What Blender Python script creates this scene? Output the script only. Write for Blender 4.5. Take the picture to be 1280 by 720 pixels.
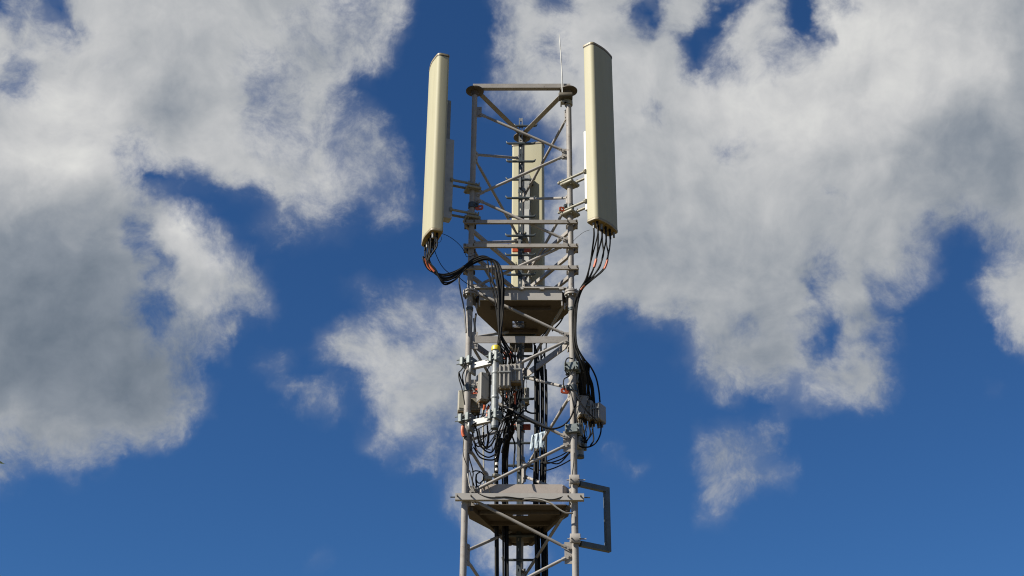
import bpy, bmesh, math, random
import numpy as np
from mathutils import Vector, Matrix
R = math.radians
rng = random.Random(7)
for o in list(bpy.data.objects):
    bpy.data.objects.remove(o)
S = bpy.context.scene
COL = S.collection

# ------------------------------------------------------------------ camera
CAM_O = Vector((0.10413, -12.14, 1.6)); PITCH = 0.4988; YAW = -0.01564; ROLL = 0.00816; FPX = 1750.445
_f = Vector((math.sin(YAW)*math.cos(PITCH), math.cos(YAW)*math.cos(PITCH), math.sin(PITCH)))
_r = Vector((math.cos(YAW), -math.sin(YAW), 0)); _u = _r.cross(_f)
CR = math.cos(ROLL)*_r + math.sin(ROLL)*_u
CU = -math.sin(ROLL)*_r + math.cos(ROLL)*_u
CF = _f
cam = bpy.data.cameras.new('camera'); camo = bpy.data.objects.new('camera', cam); COL.objects.link(camo)
camo.matrix_world = Matrix(((CR.x, CU.x, -CF.x, CAM_O.x), (CR.y, CU.y, -CF.y, CAM_O.y), (CR.z, CU.z, -CF.z, CAM_O.z), (0, 0, 0, 1)))
cam.sensor_width = 36; cam.lens = 36*FPX/1280; cam.clip_start = 0.05; cam.clip_end = 20000
S.camera = camo
S.cycles.pixel_filter_type = 'BLACKMAN_HARRIS'; S.cycles.filter_width = 1.1
S.view_settings.view_transform = 'Standard'; S.view_settings.look = 'None'
S.view_settings.exposure = 0.78; S.view_settings.gamma = 1.0
S.render.resolution_x = 1024; S.render.resolution_y = 576

def ray(px, py): return CF + CR*((px-640)/FPX) + CU*((360-py)/FPX)
def at(px, py, Y):                       # a photograph pixel on the vertical plane y = Y
    d = ray(px, py); return CAM_O + d*((Y-CAM_O.y)/d.y)
def atz(px, py, Z):                      # ... on the level plane z = Z
    d = ray(px, py); return CAM_O + d*((Z-CAM_O.z)/d.z)

# ------------------------------------------------------------------ sun and sky
SUN_AZ = Vector((-0.890, -0.456)).normalized(); SUN_EL = R(40.5)
SUN_DIR = Vector((SUN_AZ.x*math.cos(SUN_EL), SUN_AZ.y*math.cos(SUN_EL), math.sin(SUN_EL)))
sun = bpy.data.lights.new('sun', 'SUN'); sun.energy = 5.0; sun.angle = R(0.53); sun.color = (1.0, 0.93, 0.81)
suno = bpy.data.objects.new('sun', sun); COL.objects.link(suno)
suno.rotation_euler = (-SUN_DIR).to_track_quat('-Z', 'Y').to_euler(); suno.location = (-20, -10, 30)
SKY_STRENGTH = 0.05

def poly_field(X, Y, pts, soft):
    pts = np.array(pts, float); n = len(pts); ins = np.zeros(X.shape, bool); dm = np.full(X.shape, 1e9)
    for i in range(n):
        x1, y1 = pts[i]; x2, y2 = pts[(i+1) % n]
        c = ((y1 > Y) != (y2 > Y)); xi = (x2-x1)*(Y-y1)/((y2-y1) if y2 != y1 else 1e-9)+x1
        ins ^= c & (X < xi)
        t = np.clip(((X-x1)*(x2-x1)+(Y-y1)*(y2-y1))/((x2-x1)**2+(y2-y1)**2+1e-9), 0, 1)
        dm = np.minimum(dm, np.hypot(X-x1-t*(x2-x1), Y-y1-t*(y2-y1)))
    sd = np.where(ins, dm, -dm)
    return np.clip(0.5+sd/(2*soft), 0, 1)

def cloud_map(X, Y):
    """coverage and tone of the clouds that hang in this part of the sky"""
    cov = np.zeros(X.shape)
    def add(pts, v, soft=22):
        nonlocal cov; cov = np.maximum(cov, v*poly_field(X, Y, pts, soft*1.55))
    def cut(pts, v=0.0, soft=16):
        nonlocal cov; f = poly_field(X, Y, pts, soft*1.5); f = np.clip(f*1.15, 0, 1); cov = cov*(1-f)+np.minimum(cov, v)*f
    # big bank, upper left
    add([(-90,-90),(520,-90),(505,-5),(500,12),(484,45),(458,72),(432,58),(424,84),(412,100),(418,118),(404,132),(420,150),
         (412,190),(440,205),(452,228),(415,243),(392,258),(350,262),(325,240),(290,240),(240,222),(196,236),(222,256),(250,290),
         (272,315),(302,332),(330,362),(336,382),(312,372),(292,384),(272,392),(282,414),(270,440),(244,446),(228,462),(242,488),
         (236,520),(216,532),(190,548),(150,560),(100,584),(66,576),(28,566),(-10,548),(-90,540)], 1.0, 20)
    add([(405,150),(430,128),(462,140),(490,170),(498,215),(470,228),(440,222),(415,210)], .60, 22)
    add([(470,215),(505,235),(508,262),(480,275),(450,265)], .42, 18)
    add([(330,240),(400,250),(420,285),(350,300),(320,275)], .42, 22)
    cut([(-90,-90),(20,-90),(18,10),(8,26),(-90,30)], .1)
    cut([(34,-30),(68,-30),(84,20),(97,36),(80,46),(62,28),(44,14)], .12, 12)
    cut([(36,26),(60,30),(60,42),(38,40)], .45, 10)
    cut([(8,62),(28,70),(44,90),(40,124),(12,128),(-40,140),(-40,112),(6,100),(18,84)], .34, 14)
    cut([(298,52),(318,54),(322,68),(304,72)], .45, 10)
    cut([(322,85),(345,84),(340,105),(322,112)], .35, 12)
    cut([(350,8),(372,10),(370,26),(352,24)], .5, 10)
    cut([(382,150),(400,148),(398,176),(384,180)], .40, 12)
    cut([(302,105),(325,100),(324,130),(304,140)], .52, 12)
    cut([(146,207),(190,215),(210,228),(240,236),(300,244),(330,250),(330,268),(240,262),(225,262),(190,246),(176,248),(160,226)], .06, 13)
    cut([(150,176),(180,178),(186,192),(152,190)], .4, 12)
    cut([(166,276),(178,276),(186,304),(200,318),(216,354),(192,358),(186,334),(176,312),(162,300)], .10, 11)
    cut([(178,384),(194,372),(218,380),(216,402),(198,430),(172,428)], .14, 14)
    cut([(222,408),(262,396),(300,400),(290,446),(240,450),(222,440)], .46, 18); cut([(270,350),(330,392),(300,400),(262,384)], .72, 14)
    add([(300,335),(334,364),(340,384),(318,374),(296,352)], .85, 8)
    cut([(210,455),(224,468),(226,496),(208,505)], .42, 12)
    cut([(26,552),(46,556),(44,580),(22,576)], .32, 12)
    add([(-90,540),(14,560),(40,590),(16,604),(-90,610)], .50, 18)
    cut([(385,-90),(540,-90),(520,80),(440,130),(400,120),(420,60)], .58, 30); cut([(418,150),(510,150),(510,290),(430,260)], .55, 26); cut([(316,50),(390,50),(384,200),(318,190)], .62, 24); cut([(140,170),(200,172),(200,206),(150,206)], .62, 12); cut([(90,60),(130,70),(120,110),(95,100)], .86, 20)
    # middle cloud behind the mast
    add([(404,440),(430,422),(456,408),(478,402),(484,386),(502,378),(524,372),(548,384),(575,380),(610,388),(650,395),(700,378),
         (722,390),(734,402),(752,428),(742,448),(726,462),(706,500),(676,520),(640,560),(604,572),(576,552),(560,520),(552,560),
         (520,566),(482,562),(464,548),(474,522),(450,494),(428,474),(410,458)], .78, 16)
    cut([(478,406),(502,402),(514,410),(510,434),(484,436)], .26, 13)
    cut([(524,408),(548,402),(562,418),(558,436),(528,436)], .28, 13)
    cut([(536,420),(560,412),(552,446),(540,450)], .5, 10)
    cut([(520,530),(556,524),(560,545),(530,550)], .5, 12)
    add([(552,590),(566,572),(600,560),(640,600),(676,690),(640,716),(600,690),(570,640)], .66, 16)
    add([(596,640),(700,560),(706,600),(680,660),(640,700)], .5, 18)
    add([(470,555),(560,545),(580,580),(545,590),(490,580)], .45, 16)
    add([(344,496),(364,488),(398,492),(424,500),(440,508),(420,520),(412,534),(396,528),(380,512)], .45, 10)
    cut([(424,470),(444,480),(470,540),(440,560),(426,520)], .12, 9)
    add([(330,446),(356,440),(366,466),(350,478),(330,470)], .40, 12)
    add([(442,345),(456,335),(464,352),(456,372),(446,366)], .40, 10)
    add([(440,360),(480,352),(520,350),(580,350),(590,385),(520,380),(470,372)], .36, 18)
    add([(384,690),(396,688),(398,702),(386,702)], .42, 8)
    # great bank, right
    add([(630,-90),(1390,-90),(1390,330),(1280,306),(1260,298),(1236,282),(1212,270),(1184,278),(1168,294),(1174,314),(1162,334),
         (1132,350),(1102,372),(1092,396),(1106,412),(1092,432),(1104,456),(1106,474),(1092,494),(1060,506),(1000,500),(984,484),
         (940,486),(914,494),(890,484),(872,462),(860,436),(848,418),(800,420),(782,406),(764,390),(745,384),(726,410),(690,420),
         (690,330),(690,240),(690,196),(664,160),(646,140),(622,118),(628,100),(644,88),(634,70),(646,48),(634,26)], 1.0, 20)
    cut([(676,-40),(722,-40),(724,10),(700,16),(680,10)], .20, 11)
    cut([(784,26),(798,8),(828,-20),(834,4),(824,28),(814,40),(796,40)], .06, 11)
    cut([(864,28),(882,4),(932,-30),(936,4),(906,34),(892,58),(898,76),(886,100),(868,98),(856,70),(848,48)], .02, 12)
    cut([(896,74),(926,78),(930,100),(906,106)], .22, 12)
    cut([(962,-40),(1012,-40),(1020,30),(1024,60),(1006,62),(984,46),(968,24)], .02, 11)
    cut([(955,48),(985,50),(1000,90),(965,96)], .46, 14)
    cut([(1028,-40),(1066,-40),(1058,12),(1034,18)], .25, 10)
    cut([(672,60),(690,44),(702,66),(712,100),(694,104),(676,84)], .30, 11)
    cut([(634,130),(662,146),(690,190),(690,240),(640,240),(600,150)], .12, 18)
    cut([(735,398),(752,384),(772,392),(790,412),(850,420),(862,440),(850,470),(780,470),(740,440)], .10, 16)
    cut([(804,130),(822,126),(826,150),(808,154)], .55, 10)
    cut([(902,172),(930,168),(936,190),(906,194)], .48, 11)
    cut([(1030,240),(1046,240),(1046,256),(1030,256)], .44, 8)
    cut([(1018,316),(1040,312),(1056,332),(1040,346),(1022,338)], .38, 12)
    cut([(1008,346),(1034,344),(1044,362),(1026,372)], .22, 10)
    cut([(1006,428),(1014,396),(1034,388),(1058,398),(1060,440),(1042,464),(1014,462)], .10, 14)
    cut([(920,400),(950,396),(950,420),(924,424)], .45, 12)
    cut([(840,380),(858,430),(900,440),(930,470),(890,440)], .55, 14)
    cut([(1094,340),(1135,345),(1100,372)], .4, 10)
    cut([(680,240),(720,230),(712,360),(684,360)], .62, 20)
    add([(1390,300),(1278,314),(1262,324),(1246,340),(1230,358),(1242,378),(1258,388),(1272,410),(1282,430),(1390,440)], .95, 14)
    add([(866,572),(872,550),(900,544),(930,540),(950,546),(966,530),(982,510),(990,520),(970,546),(958,562),(976,574),(996,588),
         (972,604),(934,614),(912,626),(902,646),(890,658),(880,648),(878,618)], .47, 12)
    cut([(866,590),(896,600),(890,560),(870,550)], .40, 14); cut([(905,600),(935,590),(930,625),(905,640)], .42, 12)
    add([(970,585),(1000,578),(1000,600),(975,602)], .55, 10)
    add([(755,562),(768,560),(772,574),(758,576)], .36, 9)
    add([(780,574),(800,572),(806,588),(786,590)], .33, 9)
    add([(1232,476),(1256,476),(1258,486),(1234,484)], .38, 7)
    add([(840,462),(852,470),(850,478),(842,472)], .36, 7)
    # tone: 1 brightest, 0 greyest
    tone = np.full(X.shape, .60)
    def blob(cx, cy, rx, ry, v, a=1.0):
        nonlocal tone; w = a*np.exp(-(((X-cx)/rx)**2+((Y-cy)/ry)**2)); tone = tone*(1-w)+v*w
    blob(60, 400, 190, 130, .19); blob(150, 470, 110, 70, .15); blob(60, 300, 120, 50, .30); blob(110, 540, 110, 30, .36)
    blob(60, 205, 90, 26, .78); blob(100, 130, 60, 40, .74); blob(210, 135, 45, 38, .30, .8); blob(290, 30, 90, 60, .62)
    blob(235, 285, 34, 40, .86); blob(260, 330, 40, 30, .72); blob(250, 388, 36, 26, .66)
    blob(370, 200, 60, 60, .62); blob(360, 60, 60, 60, .60); blob(460, 190, 40, 60, .48)
    blob(500, 420, 110, 60, .64); blob(560, 510, 90, 60, .46); blob(390, 510, 50, 30, .44)
    blob(1070, 40, 60, 40, .92); blob(1000, 150, 80, 50, .86); blob(1120, 90, 130, 60, .80); blob(1225, 60, 60, 50, .76)
    blob(1250, 210, 110, 80, .18); blob(1180, 240, 80, 60, .34); blob(1090, 280, 90, 60, .52); blob(1285, 60, 26, 200, .45)
    blob(900, 260, 120, 70, .58); blob(830, 350, 110, 70, .48); blob(960, 330, 90, 60, .44); blob(960, 430, 110, 70, .36)
    blob(1080, 430, 40, 90, .38); blob(740, 60, 70, 50, .70); blob(930, 110, 40, 30, .72); blob(740, 330, 50, 70, .46)
    blob(930, 580, 90, 80, .42); blob(1270, 360, 40, 50, .66); blob(585, 640, 40, 70, .48); blob(20, 580, 60, 30, .45)
    return np.clip(cov, 0, 1), np.clip(tone, 0, 1)

def build_world():
    w = bpy.data.worlds.new('World'); S.world = w; w.use_nodes = True
    nt = w.node_tree; N = nt.nodes; Lk = nt.links.new; N.clear()
    out = N.new('ShaderNodeOutputWorld'); bg = N.new('ShaderNodeBackground'); Lk(bg.outputs[0], out.inputs[0])
    bg.inputs[1].default_value = SKY_STRENGTH
    sky = N.new('ShaderNodeTexSky'); sky.sky_type = 'NISHITA'; sky.sun_disc = False
    sky.sun_elevation = SUN_EL; sky.sun_rotation = math.atan2(SUN_AZ.x, SUN_AZ.y)
    sky.altitude = 600; sky.air_density = 1.0; sky.dust_density = 0.1; sky.ozone_density = 6.0
    def math_(op, a, b=None, c=None, clamp=False):
        n = N.new('ShaderNodeMath'); n.operation = op; n.use_clamp = clamp
        for i, v in enumerate((a, b, c)):
            if v is None: continue
            if isinstance(v, (int, float)): n.inputs[i].default_value = v
            else: Lk(v, n.inputs[i])
        return n.outputs[0]
    def vec(op, a, b=None, c=None, scale=None):
        n = N.new('ShaderNodeVectorMath'); n.operation = op
        for i, v in enumerate((a, b, c)):
            if v is None: continue
            if isinstance(v, (tuple, Vector)): n.inputs[i].default_value = v
            else: Lk(v, n.inputs[i])
        if scale is not None:
            if isinstance(scale, (int, float)): n.inputs['Scale'].default_value = scale
            else: Lk(scale, n.inputs['Scale'])
        return n.outputs[0] if op not in ('LENGTH', 'DOT_PRODUCT') else n.outputs[1]
    def noise(v, scale, detail, rough, lac=2.0):
        n = N.new('ShaderNodeTexNoise'); n.inputs['Scale'].default_value = scale; n.inputs['Detail'].default_value = detail
        n.inputs['Roughness'].default_value = rough; n.inputs['Lacunarity'].default_value = lac; Lk(v, n.inputs['Vector']); return n
    def sstep(x, lo, hi):
        n = N.new('ShaderNodeMapRange'); n.interpolation_type = 'SMOOTHSTEP'
        n.inputs['From Min'].default_value = lo; n.inputs['From Max'].default_value = hi; Lk(x, n.inputs['Value']); return n.outputs[0]
    def mixc(f, a, b):
        n = N.new('ShaderNodeMix'); n.data_type = 'RGBA'; Lk(f, n.inputs['Factor'])
        for s, v in ((n.inputs['A'], a), (n.inputs['B'], b)):
            for sk in [q for q in n.inputs if q.name == s.name and q.type == 'RGBA']:
                if isinstance(v, tuple): sk.default_value = v
                else: Lk(v, sk)
        return [q for q in n.outputs if q.type == 'RGBA'][0]
    tc = N.new('ShaderNodeTexCoord'); D = tc.outputs['Generated']
    w1 = vec('SUBTRACT', noise(D, 9, 3, .55).outputs['Color'], (.5, .5, .5))
    w2 = vec('SUBTRACT', noise(D, 34, 4, .6).outputs['Color'], (.5, .5, .5))
    Dw = vec('ADD', vec('MULTIPLY_ADD', w1, (.036, .036, .036), D), vec('SCALE', w2, scale=.030))
    sep = N.new('ShaderNodeSeparateXYZ'); Lk(vec('NORMALIZE', Dw), sep.inputs[0])
    az = math_('ARCTAN2', sep.outputs[0], sep.outputs[1]); el = math_('ARCSINE', sep.outputs[2])
    A0, A1, E0, E1 = R(-28.5), R(27.0), R(13.5), R(43.0)
    NC, NR, NH = 94, 50, 3
    u = math_('DIVIDE', math_('SUBTRACT', az, A0), A1-A0)
    v = math_('MULTIPLY', math_('DIVIDE', math_('SUBTRACT', el, E0), E1-E0), NR-1)
    # sample the cloud map in azimuth / elevation
    aa = A0+(A1-A0)*np.arange(NC)/(NC-1); ee = E0+(E1-E0)*np.arange(NR)/(NR-1)
    AA, EE = np.meshgrid(aa, ee)
    dx, dy, dz = np.sin(AA)*np.cos(EE), np.cos(AA)*np.cos(EE), np.sin(EE)
    dot = lambda q: dx*q.x+dy*q.y+dz*q.z
    PX, PY = 640+FPX*dot(CR)/dot(CF), 360-FPX*dot(CU)/dot(CF)
    cov, tone = cloud_map(PX, PY)
    def row_group(i):
        """one row of the map: three 32-stop ramps side by side, in a node group of its own"""
        g = bpy.data.node_groups.new('cloud_row', 'ShaderNodeTree')
        g.interface.new_socket('u', in_out='INPUT', socket_type='NodeSocketFloat'); g.interface.new_socket('map', in_out='OUTPUT', socket_type='NodeSocketColor')
        gi = g.nodes.new('NodeGroupInput'); go_ = g.nodes.new('NodeGroupOutput'); last = None
        for h in range(NH):
            mr = g.nodes.new('ShaderNodeMath'); mr.operation = 'MULTIPLY_ADD'; mr.inputs[1].default_value = NH; mr.inputs[2].default_value = -h
            rp = g.nodes.new('ShaderNodeValToRGB'); cr = rp.color_ramp
            us = np.linspace(0, 1, 32); src = (h+us)/NH*(NC-1); i0 = np.clip(np.floor(src).astype(int), 0, NC-2); fr = src-i0
            cv = cov[i, i0]*(1-fr)+cov[i, i0+1]*fr; tv = tone[i, i0]*(1-fr)+tone[i, i0+1]*fr; els = cr.elements
            for k in range(1, 31): els.new(float(us[k]))
            for k in range(32): els[k].color = (float(cv[k]), float(tv[k]), 0, 1)
            g.links.new(gi.outputs[0], mr.inputs[0]); g.links.new(mr.outputs[0], rp.inputs[0])
            if last is None: last = rp.outputs[0]
            else:
                gt = g.nodes.new('ShaderNodeMath'); gt.operation = 'GREATER_THAN'; gt.inputs[1].default_value = 0.0; g.links.new(mr.outputs[0], gt.inputs[0])
                mx = g.nodes.new('ShaderNodeMix'); mx.data_type = 'RGBA'; g.links.new(gt.outputs[0], mx.inputs['Factor'])
                q = [t for t in mx.inputs if t.type == 'RGBA']; g.links.new(last, q[0]); g.links.new(rp.outputs[0], q[1])
                last = [t for t in mx.outputs if t.type == 'RGBA'][0]
        g.links.new(last, go_.inputs[0]); return g
    acc = None
    for i in range(NR):
        gn = N.new('ShaderNodeGroup'); gn.node_tree = row_group(i); Lk(u, gn.inputs[0])
        wgt = math_('SUBTRACT', 1.0, math_('ABSOLUTE', math_('SUBTRACT', v, float(i))), clamp=True)
        t = vec('SCALE', gn.outputs[0], scale=wgt)
        acc = t if acc is None else vec('ADD', acc, t)
    sg = N.new('ShaderNodeSeparateXYZ'); Lk(acc, sg.inputs[0])
    # beyond the mapped part the same broken cloud goes on
    far = noise(D, 3.2, 5, .55)
    covf = sstep(far.outputs[0], .49, .68)
    e1 = sstep(math_('ABSOLUTE', math_('SUBTRACT', u, .5)), .47, .50)
    e2 = sstep(math_('ABSOLUTE', math_('SUBTRACT', math_('DIVIDE', v, NR-1.0), .5)), .47, .50)
    outw = math_('MAXIMUM', e1, e2)
    def mixf(f, a, b):
        n = N.new('ShaderNodeMix'); n.data_type = 'FLOAT'; Lk(f, n.inputs[0])
        for k, vv in ((2, a), (3, b)):
            if isinstance(vv, float): n.inputs[k].default_value = vv
            else: Lk(vv, n.inputs[k])
        return n.outputs[0]
    covm = mixf(outw, sg.outputs[0], covf); tonem = mixf(outw, sg.outputs[1], .40)
    # wisps: fine ridged detail carried on the coverage
    Dn = vec('MULTIPLY_ADD', w1, (.06, .06, .06), D)
    fb = noise(Dn, 26, 9, .66); fb2 = noise(Dn, 85, 8, .72)
    f = math_('ADD', math_('MULTIPLY', math_('SUBTRACT', fb.outputs[0], .5), .95), math_('MULTIPLY', math_('SUBTRACT', fb2.outputs[0], .5), .60))
    thin = math_('MULTIPLY', covm, math_('SUBTRACT', 1.0, covm))          # edges and veils are the ragged part
    f = math_('MULTIPLY', f, math_('MULTIPLY_ADD', thin, 4.4, .62))
    dens = math_('ADD', math_('MULTIPLY', covm, 1.08), f)
    alpha = math_('MULTIPLY', sstep(dens, .14, 1.06), sstep(covm, .02, .22))
    veil = math_('MULTIPLY', sstep(covm, .03, .62), .32)
    alpha = math_('ADD', alpha, math_('MULTIPLY', veil, math_('SUBTRACT', 1.0, alpha)))
    # billows face the sun or turn from it: compare the density here with that a little nearer the sun
    so = SUN_DIR-CF*SUN_DIR.dot(CF); so.normalize()
    Ds = vec('ADD', Dn, tuple(so*.016))
    n1 = noise(Dn, 15, 7, .58).outputs[0]; n2 = noise(Ds, 15, 7, .58).outputs[0]
    relief = math_('SUBTRACT', n1, n2)
    fd = noise(Dn, 8, 4, .5)
    lum = math_('ADD', math_('MULTIPLY_ADD', math_('SUBTRACT', tonem, .5), 1.12, .52), math_('ADD', math_('MULTIPLY', math_('SUBTRACT', fd.outputs[0], .5), .45),
          math_('ADD', math_('MULTIPLY', relief, .70), math_('MULTIPLY', math_('SUBTRACT', fb.outputs[0], .5), .08))), clamp=True)
    rp = N.new('ShaderNodeValToRGB'); cr = rp.color_ramp; K = 1.0
    stops = [(0, (.135, .172, .222)), (.3, (.245, .28, .328)), (.55, (.41, .43, .455)), (.8, (.585, .59, .595)), (1, (.73, .73, .71))]
    cr.elements[0].position = 0; cr.elements[1].position = 1
    for p, c in stops[1:-1]: cr.elements.new(p)
    for e, (p, c) in zip(cr.elements, stops): e.color = (*c, 1)
    Lk(lum, rp.inputs[0])
    cl = vec('SCALE', rp.outputs[0], scale=CLOUD_GAIN/SKY_STRENGTH)
    skyc = vec('MULTIPLY', sky.outputs[0], SKY_TINT)
    Lk(mixc(alpha, skyc, cl), bg.inputs[0])
CLOUD_GAIN = 0.582
SKY_TINT = (.44, .745, 1.0)
build_world()

# ------------------------------------------------------------------ materials
def mat(name, base, rough=.6, metal=0.0, var=.12, scale=6.0, stain=None, stain_amt=.35, stain_scale=14, bump=.0, streak=False, spec=.5, rnd=0.0):
    base = tuple(c*.66 for c in base); stain = tuple(c*.66 for c in stain) if stain else None
    m = bpy.data.materials.new(name); m.use_nodes = True; nt = m.node_tree; N = nt.nodes; Lk = nt.links.new
    b = N['Principled BSDF']; b.inputs['Roughness'].default_value = rough; b.inputs['Metallic'].default_value = metal
    b.inputs['Specular IOR Level'].default_value = spec
    tc = N.new('ShaderNodeTexCoord'); mp = N.new('ShaderNodeMapping'); Lk(tc.outputs['Object'], mp.inputs[0])
    if streak: mp.inputs['Scale'].default_value = (1, 1, .08)
    n = N.new('ShaderNodeTexNoise'); n.inputs['Scale'].default_value = scale; n.inputs['Detail'].default_value = 6; n.inputs['Roughness'].default_value = .65
    Lk(mp.outputs[0], n.inputs['Vector'])
    rp = N.new('ShaderNodeValToRGB'); cr = rp.color_ramp
    cr.elements[0].position = .3; cr.elements[1].position = .7
    cr.elements[0].color = tuple(c*(1-var) for c in base)+(1,); cr.elements[1].color = tuple(min(1, c*(1+var)) for c in base)+(1,)
    Lk(n.outputs[0], rp.inputs[0]); col = rp.outputs[0]
    if stain:
        n2 = N.new('ShaderNodeTexNoise'); n2.inputs['Scale'].default_value = stain_scale; n2.inputs['Detail'].default_value = 8; n2.inputs['Roughness'].default_value = .7
        Lk(mp.outputs[0], n2.inputs['Vector'])
        mr = N.new('ShaderNodeMapRange'); mr.inputs['From Min'].default_value = .54; mr.inputs['From Max'].default_value = .74
        mr.inputs['To Max'].default_value = stain_amt; Lk(n2.outputs[0], mr.inputs['Value'])
        mx = N.new('ShaderNodeMix'); mx.data_type = 'RGBA'; Lk(mr.outputs[0], mx.inputs['Factor'])
        q = [s for s in mx.inputs if s.type == 'RGBA']; Lk(col, q[0]); q[1].default_value = (*stain, 1)
        col = [s for s in mx.outputs if s.type == 'RGBA'][0]
    if rnd:
        oi = N.new('ShaderNodeObjectInfo'); mr = N.new('ShaderNodeMapRange'); mr.inputs['To Min'].default_value = 1-rnd; mr.inputs['To Max'].default_value = 1+rnd*.6
        Lk(oi.outputs['Random'], mr.inputs['Value']); sc = N.new('ShaderNodeVectorMath'); sc.operation = 'SCALE'; Lk(col, sc.inputs[0]); Lk(mr.outputs[0], sc.inputs['Scale']); col = sc.outputs[0]
        n4 = N.new('ShaderNodeTexNoise'); n4.inputs['Scale'].default_value = 32; n4.inputs['Detail'].default_value = 5; Lk(tc.outputs['Object'], n4.inputs['Vector'])
        m4 = N.new('ShaderNodeMapRange'); m4.inputs['From Min'].default_value = .64; m4.inputs['From Max'].default_value = .72; m4.inputs['To Max'].default_value = .75; Lk(n4.outputs[0], m4.inputs['Value'])
        x4 = N.new('ShaderNodeMix'); x4.data_type = 'RGBA'; Lk(m4.outputs[0], x4.inputs['Factor']); q = [t for t in x4.inputs if t.type == 'RGBA']
        Lk(col, q[0]); q[1].default_value = (.10, .055, .03, 1); col = [t for t in x4.outputs if t.type == 'RGBA'][0]
    Lk(col, b.inputs['Base Color'])
    if bump:
        bp = N.new('ShaderNodeBump'); bp.inputs['Strength'].default_value = bump; bp.inputs['Distance'].default_value = .004
        n3 = N.new('ShaderNodeTexNoise'); n3.inputs['Scale'].default_value = 60; n3.inputs['Detail'].default_value = 4
        Lk(tc.outputs['Object'], n3.inputs['Vector']); Lk(n3.outputs[0], bp.inputs['Height']); Lk(bp.outputs[0], b.inputs['Normal'])
    return m
M = {}
M['paint'] = mat('beige_grey_mast_paint', (.405, .382, .355), .6, spec=.3, rnd=.20, var=.16, stain=(.20, .16, .12), stain_amt=.45, stain_scale=9, bump=.15)
M['deck'] = mat('shade_darkened_paint', (.105, .08, .054), .7, var=.2, stain=(.10, .07, .04), stain_amt=.7, stain_scale=5, bump=.2)  # beige paint darkened: the shade beneath decks and caps sits in its colour
M['fascia'] = mat('platform_edge_paint', (.50, .48, .45), .6, spec=.3, var=.08, stain=(.62, .60, .57), stain_amt=.5, stain_scale=16)
M['toe'] = mat('pinkish_beige_paint', (.51, .45, .405), .65, spec=.3, var=.06, stain=(.3, .24, .2), stain_amt=.4)
M['cream'] = mat('cream_radome_plastic', (.565, .535, .37), .6, spec=.25, var=.05, scale=9, stain=(.42, .38, .25), stain_amt=.35, stain_scale=14, streak=True)
M['creamcap'] = mat('cream_end_cap_plastic', (.40, .34, .22), .5, var=.15, stain=(.2, .15, .08), stain_amt=.6)
M['underside'] = mat('ochre_connector_plate', (.34, .24, .07), .5, var=.3, stain=(.08, .05, .02), stain_amt=.8, stain_scale=22)
M['galv'] = mat('galvanised_steel', (.30, .31, .305), .5, metal=.15, var=.22, scale=18, stain=(.25, .26, .26), stain_amt=.5, stain_scale=24, bump=.2)
M['galvbright'] = mat('bright_galvanised_steel', (.50, .51, .50), .45, metal=.1, var=.12, scale=22, stain=(.4, .41, .4), stain_amt=.4, stain_scale=30)
M['clamp'] = mat('blue_grey_clamp_steel', (.19, .225, .225), .45, metal=.2, var=.2, scale=20, stain=(.10, .11, .11), stain_amt=.6, stain_scale=26)
M['framegrey'] = mat('worn_grey_tube', (.135, .16, .165), .5, metal=.2, var=.3, scale=10, stain=(.28, .29, .28), stain_amt=.3, stain_scale=12)
M['slate'] = mat('dull_slate_steel', (.085, .105, .115), .5, metal=.25, var=.25, scale=14, stain=(.30, .31, .30), stain_amt=.4, stain_scale=30)
M['polegalv'] = mat('dull_galvanised_pole', (.36, .385, .385), .45, metal=.15, var=.2, scale=20, stain=(.2, .21, .21), stain_amt=.5, stain_scale=30)
M['arm'] = mat('olive_grey_mount_steel', (.36, .345, .27), .5, rnd=.1, metal=.1, var=.15, stain=(.16, .13, .08), stain_amt=.6, stain_scale=20)
M['dark'] = mat('dark_weathered_steel', (.10, .085, .06), .6, var=.3)
M['rubber'] = mat('black_cable_rubber', (.008, .008, .008), .6, var=.3, spec=.15)
M['rubberdusty'] = mat('dusty_black_cable_rubber', (.030, .029, .027), .65, var=.4, scale=20, spec=.2)
M['rubbergrey'] = mat('grey_cable_sheath', (.14, .14, .14), .4, var=.2)
M['conduit'] = mat('pale_cable_sheath', (.42, .40, .36), .5, var=.1)
M['orange'] = mat('orange_cable_tape', (.78, .16, .05), .5, var=.12)
M['redor'] = mat('orange_enamel', (.62, .10, .025), .45, var=.15, stain=(.25, .05, .02), stain_amt=.5)
M['boxgrey'] = mat('light_grey_cast_housing', (.36, .345, .315), .5, var=.07, stain=(.28, .24, .18), stain_amt=.35, stain_scale=12)
M['boxcream'] = mat('pale_cream_housing', (.42, .40, .325), .5, var=.06, stain=(.3, .27, .2), stain_amt=.3)
M['boxside'] = mat('dark_cast_fins', (.12, .115, .105), .6, var=.2)
M['boxbottom'] = mat('brown_connector_face', (.20, .145, .075), .6, var=.3, stain=(.05, .04, .02), stain_amt=.7, stain_scale=30)
M['yellow'] = mat('yellow_plastic', (.80, .62, .04), .4, var=.06)
M['plasticblue'] = mat('torn_blue_white_plastic', (.50, .62, .72), .5, var=.2, scale=25, stain=(.20, .42, .72), stain_amt=.8, stain_scale=18)
M['white'] = mat('white_paint', (.78, .78, .76), .5, var=.04)
M['concrete'] = mat('concrete', (.36, .35, .33), .85, var=.15, bump=.4)
M['bark'] = mat('bark', (.10, .075, .05), .9, var=.3, bump=.6)
M['leaf'] = mat('leaf_green', (.055, .085, .025), .5, var=.35)

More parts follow.
